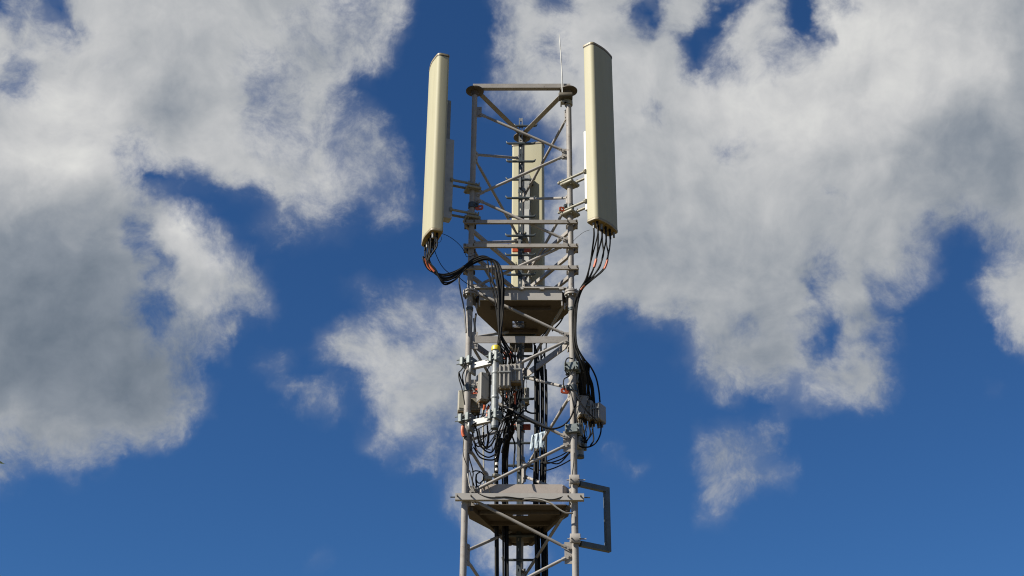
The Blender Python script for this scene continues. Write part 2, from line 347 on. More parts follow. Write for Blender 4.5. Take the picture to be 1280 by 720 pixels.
def ground_mat():
    m = bpy.data.materials.new('dry_grass_ground'); m.use_nodes = True; nt = m.node_tree; N = nt.nodes; Lk = nt.links.new
    b = N['Principled BSDF']; b.inputs['Roughness'].default_value = .95
    tc = N.new('ShaderNodeTexCoord')
    n = N.new('ShaderNodeTexNoise'); n.inputs['Scale'].default_value = .35; n.inputs['Detail'].default_value = 12; n.inputs['Roughness'].default_value = .7
    Lk(tc.outputs['Object'], n.inputs['Vector'])
    rp = N.new('ShaderNodeValToRGB'); rp.color_ramp.elements[0].position = .35; rp.color_ramp.elements[1].position = .68
    rp.color_ramp.elements[0].color = (.060, .050, .018, 1); rp.color_ramp.elements[1].color = (.135, .098, .044, 1)
    Lk(n.outputs[0], rp.inputs[0]); Lk(rp.outputs[0], b.inputs['Base Color']); return m
M['ground'] = ground_mat()

# ------------------------------------------------------------------ mesh helpers
class MB:
    def __init__(s): s.v = []; s.f = []
    def add(s, vs, fs):
        k = len(s.v); s.v += [tuple(p) for p in vs]; s.f += [tuple(i+k for i in f) for f in fs]; return s
    def box(s, c, size, rz=0.0, axes=None, bev=0.0):
        c = Vector(c); hx, hy, hz = (q/2 for q in size)
        if axes is None:
            X = Vector((math.cos(rz), math.sin(rz), 0)); Y = Vector((-math.sin(rz), math.cos(rz), 0)); Z = Vector((0, 0, 1))
        else: X, Y, Z = axes
        if bev <= 0:
            vs = [c+X*(a*hx)+Y*(b*hy)+Z*(d*hz) for d in (-1, 1) for b in (-1, 1) for a in (-1, 1)]
            return s.add(vs, [(0, 2, 3, 1), (4, 5, 7, 6), (0, 1, 5, 4), (2, 6, 7, 3), (0, 4, 6, 2), (1, 3, 7, 5)])
        # chamfered box: an octagonal section with inset ends
        e = bev; ring = [(-hx+e, -hy), (hx-e, -hy), (hx, -hy+e), (hx, hy-e), (hx-e, hy), (-hx+e, hy), (-hx, hy-e), (-hx, -hy+e)]
        lv = [(-hz, 1), (-hz+e, 0), (hz-e, 0), (hz, 1)]; vs = []
        for z, ins in lv:
            for x, y in ring:
                k = e*.8 if ins else 0
                vs.append(c+X*(x-math.copysign(k, x))+Y*(y-math.copysign(k, y))+Z*z)
        fs = [tuple(range(7, -1, -1)), tuple(range(24, 32))]
        for l in range(3):
            for i in range(8): j = (i+1) % 8; fs.append((l*8+i, l*8+j, l*8+8+j, l*8+8+i))
        return s.add(vs, fs)
    def tube(s, pts, r, n=8, cap=True):
        pts = [Vector(p) for p in pts]; rs = r if isinstance(r, (list, tuple)) else [r]*len(pts)
        T = []
        for i in range(len(pts)):
            a = pts[max(0, i-1)]; b = pts[min(len(pts)-1, i+1)]; T.append((b-a).normalized())
        nrm = T[0].orthogonal().normalized(); vs = []
        for i, p in enumerate(pts):
            nrm = (nrm-T[i]*nrm.dot(T[i]))
            nrm = nrm.normalized() if nrm.length > 1e-6 else T[i].orthogonal().normalized()
            bn = T[i].cross(nrm)
            for k in range(n):
                a = 2*math.pi*k/n; vs.append(p+(nrm*math.cos(a)+bn*math.sin(a))*rs[i])
        fs = [(i*n+k, i*n+(k+1) % n, (i+1)*n+(k+1) % n, (i+1)*n+k) for i in range(len(pts)-1) for k in range(n)]
        if cap: fs += [tuple(range(n-1, -1, -1)), tuple(range((len(pts)-1)*n, len(pts)*n))]
        return s.add(vs, fs)
    def cyl(s, c, r, z0, z1, n=20): return s.tube([(c[0], c[1], z0), (c[0], c[1], z1)], r, n)
    def beam(s, a, b, w, h, up=Vector((0, 0, 1)), ext=0.0):   # rectangular bar from a to b
        a = Vector(a); b = Vector(b); X = (b-a).normalized(); a = a-X*ext; b = b+X*ext
        Y = up.cross(X).normalized(); Z = X.cross(Y)
        return s.box((a+b)/2, ((b-a).length, w, h), axes=(X, Y, Z))
    def angle(s, a, b, w, h, t, out):                          # L section: web of height h on side `out`, flange of width w below
        a = Vector(a); b = Vector(b); X = (b-a).normalized(); out = Vector(out).normalized(); Z = Vector((0, 0, 1)); L = (b-a).length
        c = (a+b)/2
        s.box(c+out*(w/2-t/2), (L, t, h), axes=(X, out, Z))
        s.box(c-out*(t/2+.0005)-Z*(h/2-t/2), (L, w-t-.001, t), axes=(X, out, Z)); return s
    def prism(s, poly, z0, z1):                                # level polygon, extruded
        n = len(poly); vs = [(x, y, z0) for x, y in poly]+[(x, y, z1) for x, y in poly]
        return s.add(vs, [tuple(range(n-1, -1, -1)), tuple(range(n, 2*n))]+[(i, (i+1) % n, n+(i+1) % n, n+i) for i in range(n)])
    def sweep(s, ring, zs, scales):                            # section ring (x,y) swept in z with scaling about its middle
        n = len(ring); vs = [(x*k, y*k, z) for z, k in zip(zs, scales) for x, y in ring]
        fs = [(i*n+k, i*n+(k+1) % n, (i+1)*n+(k+1) % n, (i+1)*n+k) for i in range(len(zs)-1) for k in range(n)]
        fs += [tuple(range(n-1, -1, -1)), tuple(range((len(zs)-1)*n, len(zs)*n))]
        return s.add(vs, fs)

ORG = {}
def thing(name, label, cat, loc, group=None):
    o = bpy.data.objects.new(name, None); COL.objects.link(o); o.location = loc; o.empty_display_size = .1
    o['label'] = label; o['category'] = cat
    if group: o['group'] = group
    ORG[o.name] = Vector(loc); return o
def obj(name, mb, m, parent=None, smooth=40, label=None):
    org = ORG.get(parent.name, Vector((0, 0, 0))) if parent else Vector((0, 0, 0))
    me = bpy.data.meshes.new(name); me.from_pydata([tuple(Vector(p)-org) for p in mb.v], [], mb.f); me.update()
    bm = bmesh.new(); bm.from_mesh(me); bmesh.ops.recalc_face_normals(bm, faces=bm.faces); bm.to_mesh(me); bm.free()
    if smooth:
        for p in me.polygons: p.use_smooth = True
        me.set_sharp_from_angle(angle=R(smooth))
    me.materials.append(M[m]); o = bpy.data.objects.new(name, me); COL.objects.link(o)
    if parent: o.parent = parent
    ORG[o.name] = org
    if label: o['label'] = label
    return o
def tag(o, label, cat, group=None):
    o['label'] = label; o['category'] = cat
    if group: o['group'] = group
    return o
def solo(name, mb, m, label, cat, group=None, smooth=40):      # a thing that is one mesh; origin at its lowest point
    lo = min(mb.v, key=lambda p: p[2]); me_o = Vector(lo)
    o = obj(name, mb, m, None, smooth); 
    o.data.transform(Matrix.Translation(-me_o)); o.location = me_o; ORG[o.name] = me_o
    return tag(o, label, cat, group)
def copy_tree(o, loc, rz, label):
    r = o.copy(); COL.objects.link(r); r.location = loc; r.rotation_euler = (0, 0, rz); r['label'] = label; ORG[r.name] = Vector(loc)
    for ch in o.children:
        c = ch.copy(); COL.objects.link(c); c.parent = r
        for g in ch.children: d = g.copy(); COL.objects.link(d); d.parent = c
    return r
def spline(pts, k=6):                                          # Catmull-Rom
    P = [Vector(p) for p in pts]; P = [P[0]*2-P[1]]+P+[P[-1]*2-P[-2]]; out = []
    for i in range(1, len(P)-2):
        a, b, c, d = P[i-1:i+3]
        for j in range(k):
            t = j/k; out.append(.5*((2*b)+(c-a)*t+(2*a-5*b+4*c-d)*t*t+(3*b-a-3*c+d)*t**3))
    out.append(P[-2]); return out

# ------------------------------------------------------------------ ground
g = MB(); g.box((0, 0, -.25), (6000, 6000, .5)); go = obj('ground', g, 'ground', None, 0); go['kind'] = 'structure'
sl = MB(); sl.box((0, .29, .08), (2.2, 2.2, .24)); so = obj('foundation_slab', sl, 'concrete', None, 0); so['kind'] = 'structure'

# ------------------------------------------------------------------ the mast
LEGS = {'L': Vector((-.5, 0)), 'R': Vector((.5, 0)), 'B': Vector((0, .866))}
Z0, P = 10.337, 1.0717; LR = .031; ZTOP = 10.60
CEN = Vector((0, .2887))
T = thing('lattice_mast', 'tall triangular lattice mast of beige grey tubes, carrying every antenna and platform', 'lattice mast', (0, .29, .2))
def P3(leg, z): q = LEGS[leg]; return Vector((q.x, q.y, z))
for k in 'LRB':
    c = LEGS[k]; m = MB(); m.cyl(c, LR, .2, 8.150, 24); m.cyl(c, LR*.93, 8.150, ZTOP, 24); lg = obj('leg', m, 'paint', T)
    m = MB(); m.tube([(c.x, c.y, ZTOP), (c.x, c.y, ZTOP+.006), (c.x, c.y, ZTOP+.016), (c.x, c.y, ZTOP+.022)], [.088, .096, .096, .090], 28)
    m.tube([(c.x, c.y, ZTOP-.05), (c.x, c.y, ZTOP)], [.034, .046], 20)
    obj('cap_plate', m, 'deck', lg)  # dark deck colour puts the underside's shade into the plate
    for zf in (8.150,):
        for dz in (-.024, .004):
            m = MB(); m.cyl(c, .070, zf+dz, zf+dz+.020, 24); obj('flange', m, 'paint', lg)
        m = MB()
        for i in range(8):
            a = i*math.pi/4+.2; p = (c.x+.055*math.cos(a), c.y+.055*math.sin(a)); m.cyl(p, .008, zf-.045, zf+.042, 6)
        b = obj('flange_bolts', m, 'galv', lg); b['kind'] = 'stuff'
    for zc in (7.985, 7.965):
        m = MB(); m.tube([(c.x, c.y, zc-.006), (c.x, c.y, zc+.006)], .037, 20); obj('clamp_ring', m, 'slate', lg)
def gusset(leg, z, toward, h=.16, w=.075):
    q = LEGS[leg]; d = (LEGS[toward]-q).normalized(); a = Vector((q.x+d.x*(LR-.004), q.y+d.y*(LR-.004), z)); n = Vector((-d.y, d.x, 0))
    m = MB(); D3 = Vector((d.x, d.y, 0)); m.box(a+D3*(w/2), (w, .010, h), axes=(D3, n, Vector((0, 0, 1))))
    for s in (-1, 1): m.tube([a+D3*(w*.6)+Vector((0, 0, s*h*.28))-n*.012, a+D3*(w*.6)+Vector((0, 0, s*h*.28))+n*.012], .009, 6)
    return obj('gusset_plate', m, 'paint', T)
def brace(la, za, lb, zb):
    qa, qb = LEGS[la], LEGS[lb]; d = (qb-qa).normalized(); w = .055
    a = Vector((qa.x+d.x*(LR+w*.55), qa.y+d.y*(LR+w*.55), za)); b = Vector((qb.x-d.x*(LR+w*.55), qb.y-d.y*(LR+w*.55), zb))
    n = Vector((-d.y, d.x, 0)).normalized()
    if n.dot(Vector((CEN.x-qa.x, CEN.y-qa.y, 0))) > 0: n = -n
    a += n*.012; b += n*.012
    X = (b-a).normalized(); r = .0150
    m = MB(); m.tube([a+X*.03, a+X*.075, a+X*.09, b-X*.09, b-X*.075, b-X*.03], [r*.75, r*.85, r, r, r*.85, r*.75], 10)
    for e, s in ((a, 1), (b, -1)):                       # flattened, bolted ends
        m.box(e+X*(s*.022), (.085, .008, .036), axes=(X, n, X.cross(n)))
        m.tube([e-n*.012, e+n*.014], .009, 6)
    return obj('brace', m, 'paint', T)
FACES = (('L', 'R', 0.0), ('B', 'L', 0.0), ('R', 'B', 0.0))
for la, lb, off in FACES:
    # on each face one leg carries the whole nodes, the next leg the half nodes
    for k in range(6):
        za = Z0-k*P; zb = za-P/2; zc = za-P
        if la == 'B' and k == 0: brace('L', zb+.035, 'B', za-.035)
        if za < 4.9: break
        big = za < 8.0
        gusset(la, za, lb, .19 if big else .13, .062 if big else .05); gusset(lb, zb, la, .20 if big else .13, .070 if big else .05)
        if not (la == 'B' and k == 0): brace(la, za-.035, lb, zb+.035)
        brace(lb, zb-.035, la, zc+.035)
# top triangle of steel angles on the cap plates
def crossbeam(la, lb, z, sec, off, ext, m='paint', name='crossbeam', bolts=False):
    qa, qb = LEGS[la], LEGS[lb]; d = (qb-qa).normalized(); mid = (qa+qb)/2; o = (mid-CEN).normalized()
    a = Vector((qa.x+o.x*off-d.x*ext, qa.y+o.y*off-d.y*ext, z)); b = Vector((qb.x+o.x*off+d.x*ext, qb.y+o.y*off+d.y*ext, z))
    mm = MB(); O3 = Vector((o.x, o.y, 0))
    if sec[0] == 'angle': mm.angle(a, b, sec[1], sec[2], .006, O3)
    else: mm.beam(a, b, sec[1], sec[2])
    ob = obj(name, mm, m, T)
    if bolts:
        D3 = Vector((d.x, d.y, 0))
        for e, s in ((a, 1), (b, -1)):
            bm_ = MB()
            for q in (.018, .018+.085): bm_.tube([e+D3*(s*q)+O3*.045, e+D3*(s*q)-O3*.13], .0065, 6)
            bm_.box(e+D3*(s*.060)-O3*.100, (.12, .012, .045), axes=(D3, O3, Vector((0, 0, 1))))
            obj('clamp_bolts', bm_, 'dark', ob)
    return ob
crossbeam('L', 'R', ZTOP+.052, ('angle', .055, .052), .015, .02)
crossbeam('B', 'L', ZTOP+.052, ('angle', .055, .052), -.01, -.045)
crossbeam('R', 'B', ZTOP+.052, ('angle', .055, .052), -.01, -.045)
for z in (8.943, 8.664, 8.414):
    crossbeam('L', 'R', z, ('box', .030, .038), .052, .075, bolts=True)
    crossbeam('B', 'L', z-.004, ('box', .030, .038), .054, .03)
    crossbeam('R', 'B', z-.004, ('box', .030, .038), .054, .03)
zz = (at(648, 424, -.02)).z
for la, lb in (('L', 'R'), ('B', 'L'), ('R', 'B')):
    crossbeam(la, lb, zz, ('box', .012, .070), .008, -.04)
    gusset(la, zz-.005, lb, .18, .06)

# ------------------------------------------------------------------ platforms
def tri_deck(z0, z1, sides, hole):
    """polygon deck with a rectangular opening, built as a ring of quads"""
    poly = sides; m = MB(); hx0, hy0, hx1, hy1 = hole
    bm = bmesh.new(); 
    outer = [bm.verts.new((x, y, z0)) for x, y in poly]; inner = [bm.verts.new(p) for p in ((hx0, hy0, z0), (hx1, hy0, z0), (hx1, hy1, z0), (hx0, hy1, z0))]
    es = [bm.edges.new((outer[i], outer[(i+1) % len(outer)])) for i in range(len(outer))]+[bm.edges.new((inner[i], inner[(i+1) % 4])) for i in range(4)]
    bmesh.ops.triangle_fill(bm, edges=es, use_beauty=True)
    ret = bmesh.ops.extrude_face_region(bm, geom=bm.faces[:]); 
    for v in [q for q in ret['geom'] if isinstance(q, bmesh.types.BMVert)]: v.co.z = z1
    bm.verts.index_update()
    m.v = [tuple(v.co) for v in bm.verts]; m.f = [tuple(v.index for v in f.verts) for f in bm.faces]; bm.free(); return m
U = thing('work_platform', 'upper triangular work platform with grey front fascia, black cables hanging across it', 'platform', (0, .29, 8.08))
up = [(-.395, .012), (.395, .012), (.455, .10), (.470, .295), (.215, .775), (.105, .975), (-.105, .975), (-.237, .740), (-.43, .325), (-.455, .10)]
HOLE = (-.085, .47, .03, .62)
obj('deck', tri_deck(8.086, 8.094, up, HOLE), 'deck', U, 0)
m = MB(); m.box((0, .004, 8.139), (.815, .012, .118)); obj('front_fascia', m, 'fascia', U, 0)
m = MB(); m.box((0, .002, 8.208), (.905, .055, .014)); obj('top_lip', m, 'fascia', U, 0)
for x in (-.20, .005, .21, .40):
    m = MB(); m.box((x, -.028, 8.196), (.045, .012, .026)); obj('lip_clip', m, 'fascia', U, 0)
for i in range(len(up)):
    if i == 0: continue
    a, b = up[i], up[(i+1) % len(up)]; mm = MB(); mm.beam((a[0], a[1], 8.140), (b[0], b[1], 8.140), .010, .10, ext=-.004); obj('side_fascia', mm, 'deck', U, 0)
for i in range(4):
    m = MB(); m.beam((HOLE[0]+.012, HOLE[1]+.03+i*.032, 8.080), (HOLE[2]-.0, HOLE[1]+.03+i*.032, 8.080), .008, .008, ext=.02); obj('grating_bar', m, 'dark', U, 0)
for (a, b) in (((-.30, .16), (.30, .16)), ((-.17, .66), (.17, .66))):
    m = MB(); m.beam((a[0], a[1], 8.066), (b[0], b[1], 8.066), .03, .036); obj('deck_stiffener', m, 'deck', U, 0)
m = MB(); m.box((.0, .93, 8.03), (.24, .10, .09)); obj('rear_bracket', m, 'dark', U, 0)
for s in (-1, 1):                                        # bright cleats at the front corners
    for j in (0, 1):
        m = MB(); m.box((s*(.405+.028*j), .02+.03*j, 8.055-.02*j), (.012, .03, .065)); obj('corner_cleat', m, 'fascia', U, 0)
    m = MB(); q = LEGS['L' if s < 0 else 'R']; m.beam((q.x, q.y+.02, 8.10), (q.x*.86, .10, 8.10), .012, .09); obj('leg_bracket', m, 'paint', U, 0)

W = thing('work_platform', 'lower triangular work platform with pinkish beige toe board and rounded rear corner', 'platform', (0, .29, 5.96))
rear = [(.124*math.cos(a)+.0, 1.06+.118*math.sin(a)) for a in [math.pi*k/8 for k in range(9)]]
lp = [(-.42, -.005), (.42, -.005), (.47, .06), (.45, .30), (.293, .611)]+[(.135, .90)]+rear+[(-.135, .98), (-.236, .764), (-.473, .373), (-.49, .07)]
HOLE2 = (-.072, .20, .076, .30)
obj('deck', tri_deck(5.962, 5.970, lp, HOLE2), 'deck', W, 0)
m = MB(); m.beam((-.345, .02, 6.108), (.392, .02, 6.108), .008, .125); tb = obj('toe_board', m, 'toe', W, 0)
m = MB(); m.beam((.397, .028, 6.108), (.455, .135, 6.108), .008, .122); obj('toe_board', m, 'toe', W, 0)
m = MB(); m.beam((-.350, .026, 6.108), (-.425, .085, 6.108), .008, .122); m.beam((-.428, .09, 6.108), (-.44, .14, 6.108), .008, .122); obj('toe_board', m, 'toe', W, 0)
m = MB(); m.angle((-.585, -.052, 6.018), (.585, -.052, 6.018), .05, .062, .007, (0, -1, 0)); fr = obj('front_angle', m, 'fascia', W, 0)
m = MB()
for x in (-.565, -.44, .44, .555): m.tube([(x, -.10, 6.02), (x, .05, 6.02)], .0075, 6)
obj('angle_bolts', m, 'dark', fr)
m = MB(); m.tube([(.555, -.05, 6.02), (.64, -.05, 6.02)], .006, 6); m.tube([(-.63, -.05, 6.02), (-.555, -.05, 6.02)], .006, 6); obj('end_stud', m, 'slate', fr)
for s in (-1, 1):
    a = (s*.44, .02, 5.938); b = (s*.10, 1.02, 5.938); m = MB(); m.beam(a, b, .035, .05); obj('side_bearer', m, 'deck', W, 0)
for y, hw in ((.15, .37), (.46, .29), (.80, .16)):
    m = MB(); m.beam((-hw, y, 5.945), (hw, y, 5.945), .03, .032); obj('deck_stiffener', m, 'deck', W, 0)
for (x, y, rz) in ((.15, .50, .9), (.21, .48, .9), (.11, .60, .9)):
    m = MB(); m.box((x, y, 5.948), (.055, .008, .012), rz); obj('drain_clip', m, 'galvbright', W, 0)
m = MB(); m.tube([(-.14, 1.03, 5.955), (-.06, 1.03, 5.93), (.06, 1.03, 5.93), (.14, 1.03, 5.955)], .012, 8); obj('rear_strap', m, 'dark', W)

# ------------------------------------------------------------------ ladder
lx = at(650.2, 300, .75).x; LY = .75
LD = thing('climbing_ladder', 'dark single rail climbing ladder with hooked rungs, up the inside of the mast', 'ladder', (lx, LY, 4.2))
zt = at(650, 180, LY).z
m = MB()
zb = 4.3; hw = .022
for s in (-1, 1): m.box((lx+s*(hw-.0085), LY, (zt+zb)/2), (.017, .030, zt-zb))
z = zb
while z < zt-.02:                                          # webs between the slots
    m.box((lx, LY-.010, z+.033), (2*hw-.0342, .008, .070)); z += .1
rail = obj('rail', m, 'slate', LD, 0)
m = MB(); z2 = at(650, 148.5, LY).z
for s in (-1, 1): m.box((lx+s*.016, LY, (zt+z2)/2+.002), (.010, .030, z2-zt))
for zz_ in (zt+.06, zt+.14, z2-.02): m.box((lx, LY-.006, zz_), (.0218, .014, .035))
obj('top_post', m, 'galv', LD, 0)
z = 10.433+.2377*1; rung0 = None; k = 0
while z > 4.45:
    xoff = .02 if k == 0 else .0
    wl = .15 if k else .085
    m = MB(); xs = lx+.003+xoff; y = LY-.024
    m.tube([(xs-wl-.012, y, z+.028), (xs-wl, y, z+.006), (xs-wl+.018, y, z), (xs+.132, y, z), (xs+.150, y, z+.006), (xs+.162, y, z+.028)], [.005, .012, .0135, .0135, .012, .005], 8)
    m.box((xs-xoff, y+.004, z), (.05, .016, .034))
    obj('rung', m, 'slate', LD)
    z -= .2377; k += 1
for (py, h) in ((227, .16), (305, .10), (560, .5)):
    z = at(648, py, LY-.03).z; m = MB(); m.box((lx-.006, LY-.030, z), (.024, .022, h)); obj('rail_clamp', m, 'galv', LD, 0)
for z in (9.9, 9.25, 8.55, 7.35, 6.75, 5.6):
    m = MB(); m.beam((lx+.005, LY+.014, z), (0, .84, z), .03, .04); m.tube([(0, .866, z-.02), (0, .866, z+.02)], .042, 16); obj('standoff', m, 'galv', LD, 40)

# ------------------------------------------------------------------ panel antennas
def antenna_section(w, d, n=6):
    """plan of the radome: +x is the front, gently bowed, corners rounded"""
    pts = []; rf, rb = .045, .022; hw = w/2
    def arc(cx, cy, r, a0, a1):
        for i in range(n+1):
            a = a0+(a1-a0)*i/n; pts.append((cx+r*math.cos(a), cy+r*math.sin(a)))
    arc(-d/2+rb, -hw+rb, rb, math.pi, 1.5*math.pi)
    arc(d/2-rf-.016, -hw+rf, rf, 1.5*math.pi, 2*math.pi-.18)
    for i in range(1, 6):
        t = i/6; y = (-hw+rf)+(w-2*rf)*t; pts.append((d/2-.016+.016*math.sin(math.pi*t), y))
    arc(d/2-rf-.016, hw-rf, rf, .18, .5*math.pi)
    arc(-d/2+rb, hw-rb, rb, .5*math.pi, math.pi)
    return pts
AH = 2.175; RO = .418
def build_antenna(label):
    # local: origin on the leg axis at the antenna's lower end, +x outward
    A = thing('panel_antenna', label, 'antenna', (0, 0, 0), 'cream panel antennas on the mast')
    ring = antenna_section(.360, .148)
    def sh(mb): mb.v = [(x+RO, y, z) for x, y, z in mb.v]; return mb
    obj('radome', sh(MB().sweep(ring, [.018, AH-.024], [1, 1])), 'cream', A)
    obj('top_cap', sh(MB().sweep(ring, [AH-.026, AH-.024, AH-.004, AH], [1.0, 1.035, 1.035, .97])), 'creamcap', A)
    obj('cap_seam', sh(MB().sweep(ring, [AH-.036, AH-.0255], [1.006, 1.006])), 'dark', A)
    rim = obj('bottom_cap', sh(MB().sweep(ring, [-.010, -.006, .012, .016], [.99, 1.02, 1.02, 1.0])), 'creamcap', A)
    obj('connector_plate', sh(MB().sweep(ring, [-.0125, -.0105], [.93, .93])), 'underside', A)
    for i in range(10):
        y = -.135+.27*(i//2)/4; x = RO+(.022 if i % 2 else -.022); m = MB()
        m.tube([(x, y, -.012), (x, y, -.035), (x, y, -.036), (x, y, -.075)], [.013, .013, .010, .010], 10); obj('connector', m, 'galv' if i % 3 == 0 else 'rubber', A)
    # steel channel on the back, the deeper box below
    m = MB(); bx = RO-.079
    m.box((bx-.040, 0, 1.22), (.056, .080, .94)); obj('back_channel', m, 'galv', A, 0)
    m = MB(); m.box((bx-.064, 0, .72), (.104, .095, .96), bev=.006)
    obj('mount_rail', m, 'galvbright', A, 0)
    for z in (.25, 1.60):
        m = MB(); m.box((bx-.010, 0, z), (.022, .14, .05)); obj('back_bracket', m, 'dark', A, 0)
    for za in (.70, .345):
        for s in (-1, 1):
            y = s*.050; x0, x1 = (-.115 if s < 0 else -.05), bx-.10
            m = MB(); m.tube([(x0, y, za), (x1, y, za)], .0135, 10); m.tube([(x1-.012, y, za), (x1+.012, y, za)], .024, 8)
            m.tube([(x0+.02, y, za), (x0+.03, y, za)], .022, 6)
            obj('mount_arm', m, 'arm', A)
        m = MB(); m.box((0, 0, za-.040), (.15, .145, .030), bev=.006); m.tube([(0, 0, za-.06), (0, 0, za+.02)], .040, 16)
        for sx in (-.055, .055):
            for sy in (-.05, .05): m.tube([(sx, sy, za-.07), (sx, sy, za+.03)], .007, 6)
        obj('pole_clamp', m, 'arm', A)
    return A
ANT = build_antenna('cream panel antenna left of the mast, its broad face bright in the sun')
ANT.location = (-.5, 0, 8.70); ANT.rotation_euler = (0, 0, R(200)); ORG[ANT.name] = ANT.location.copy()
AR = copy_tree(ANT, (.5, 0, 8.76), R(-40), 'cream panel antenna right of the mast, its broad face turned to shade')
AB = copy_tree(ANT, (0, .866, 8.60), R(80), 'cream panel antenna behind the mast, seen from its back between the legs')

# ------------------------------------------------------------------ lightning rod
b0 = at(703, 118, -.06); b1 = at(699.2, 43, -.06)
LRD = thing('lightning_rod', 'thin pale lightning rod rising above the right end of the top beam', 'lightning rod', tuple(b0))
m = MB(); m.tube([b0, b0+(b1-b0)*.3+Vector((.006, 0, 0)), b0+(b1-b0)*.7+Vector((.004, 0, 0)), b1-(b1-b0)*.06, b1], [.0075, .0068, .006, .005, .002], 8); obj('rod', m, 'galvbright', LRD)
m = MB(); a = Vector((.5, -.0, 10.50)); m.box(((a.x+b0.x)/2, -.045, b0.z-.02), (.15, .10, .05), bev=.006); obj('rod_holder', m, 'dark', LRD)
m = MB(); m.tube([(.5, 0, b0.z-.10), (.5, 0, b0.z-.05)], .043, 16); m.box((.455, -.02, b0.z-.075), (.07, .05, .03)); m.tube([(.42, -.05, b0.z-.08), (.42, .05, b0.z-.08)], .008, 6)
m.box((.478, -.03, b0.z-.045), (.05, .03, .09))
obj('leg_clamp', m, 'arm', LRD)

# ------------------------------------------------------------------ orange anchor lugs
def lug(px, py, Y, leg, label, yaw=0.0, lit=False):
    c = at(px, py, Y); q = LEGS[leg]
    t = thing('anchor_lug', label, 'anchor lug', (q.x, q.y, c.z-.03), 'orange anchor lugs clamped to the legs')
    d = Vector((c.x-q.x, c.y-q.y, 0)); d.normalize() if d.length > 1e-4 else None
    d = Vector((math.cos(yaw), math.sin(yaw), 0)); n = Vector((-d.y, d.x, 0)); Z = Vector((0, 0, 1))
    m = MB(); w, h, th = .082, .052, .014; o = Vector((q.x, q.y, c.z))+d*(LR+.006)+n*0
    # plate with an eye: ring of quads round a hexagonal hole
    nb = 16; outer = []; inner = []
    for i in range(nb):
        a_ = 2*math.pi*i/nb; ca, sa = math.cos(a_), math.sin(a_); k = 1/max(abs(ca)/(w/2), abs(sa)/(h/2)); k = min(k, .046)
        outer.append((w/2+ca*k, sa*k)); inner.append((w/2+.012+ca*.012, sa*.012))
    vs = []
    for s in (-1, 1):
        vs += [o+d*x+Z*zq+n*(s*th/2) for x, zq in outer]; vs += [o+d*x+Z*zq+n*(s*th/2) for x, zq in inner]
    fs = []
    for i in range(nb):
        j = (i+1) % nb
        fs += [(i, j, nb+j, nb+i), (2*nb+i, 3*nb+i, 3*nb+j, 2*nb+j), (i, 2*nb+i, 2*nb+j, j), (nb+i, nb+j, 3*nb+j, 3*nb+i)]
    m.add(vs, fs); obj('eye_plate', m, 'redor', t, 30)
    m = MB(); m.tube([(q.x, q.y, c.z+.005), (q.x, q.y, c.z+.065)], .040, 18); m.box(Vector((q.x, q.y, c.z+.035))+d*.05, (.035, .03, .05), axes=(d, n, Z))
    m.tube([Vector((q.x, q.y, c.z+.035))+d*.055-n*.05, Vector((q.x, q.y, c.z+.035))+d*.055+n*.05], .007, 6); obj('collar', m, 'slate', t)
lug(599, 261, 0, 'L', 'orange anchor lug on the left leg, between the two left antenna mounts', R(-15))
lug(704, 263.5, 0, 'R', 'orange anchor lug on the right leg, sunlit below the upper antenna mount', R(200))
lug(707, 490, 0, 'R', 'orange anchor lug on the right leg, just above the right filter boxes', R(195))
lug(594, 490, 0, 'L', 'orange anchor lug on the left leg, half hidden by a grey box', R(-10))
def double_lug(py, label):
    c = at(652, py, .866); t = thing('anchor_lug', label, 'anchor lug', (0, .866, c.z-.03), 'orange anchor lugs clamped to the legs')
    for s in (-1, 1):
        m = MB(); m.box((s*.062, .80, c.z), (.075, .016, .062), bev=.005); obj('eye_plate', m, 'redor', t, 30)
    m = MB(); m.tube([(0, .866, c.z-.03), (0, .866, c.z+.03)], .042, 18); m.box((0, .812, c.z), (.05, .05, .04)); obj('collar', m, 'slate', t)
double_lug(316, 'orange anchor lug behind the ladder rail, in front of the rear antenna')
double_lug(537, 'orange anchor lug behind the ladder rail, below the grey filter boxes')

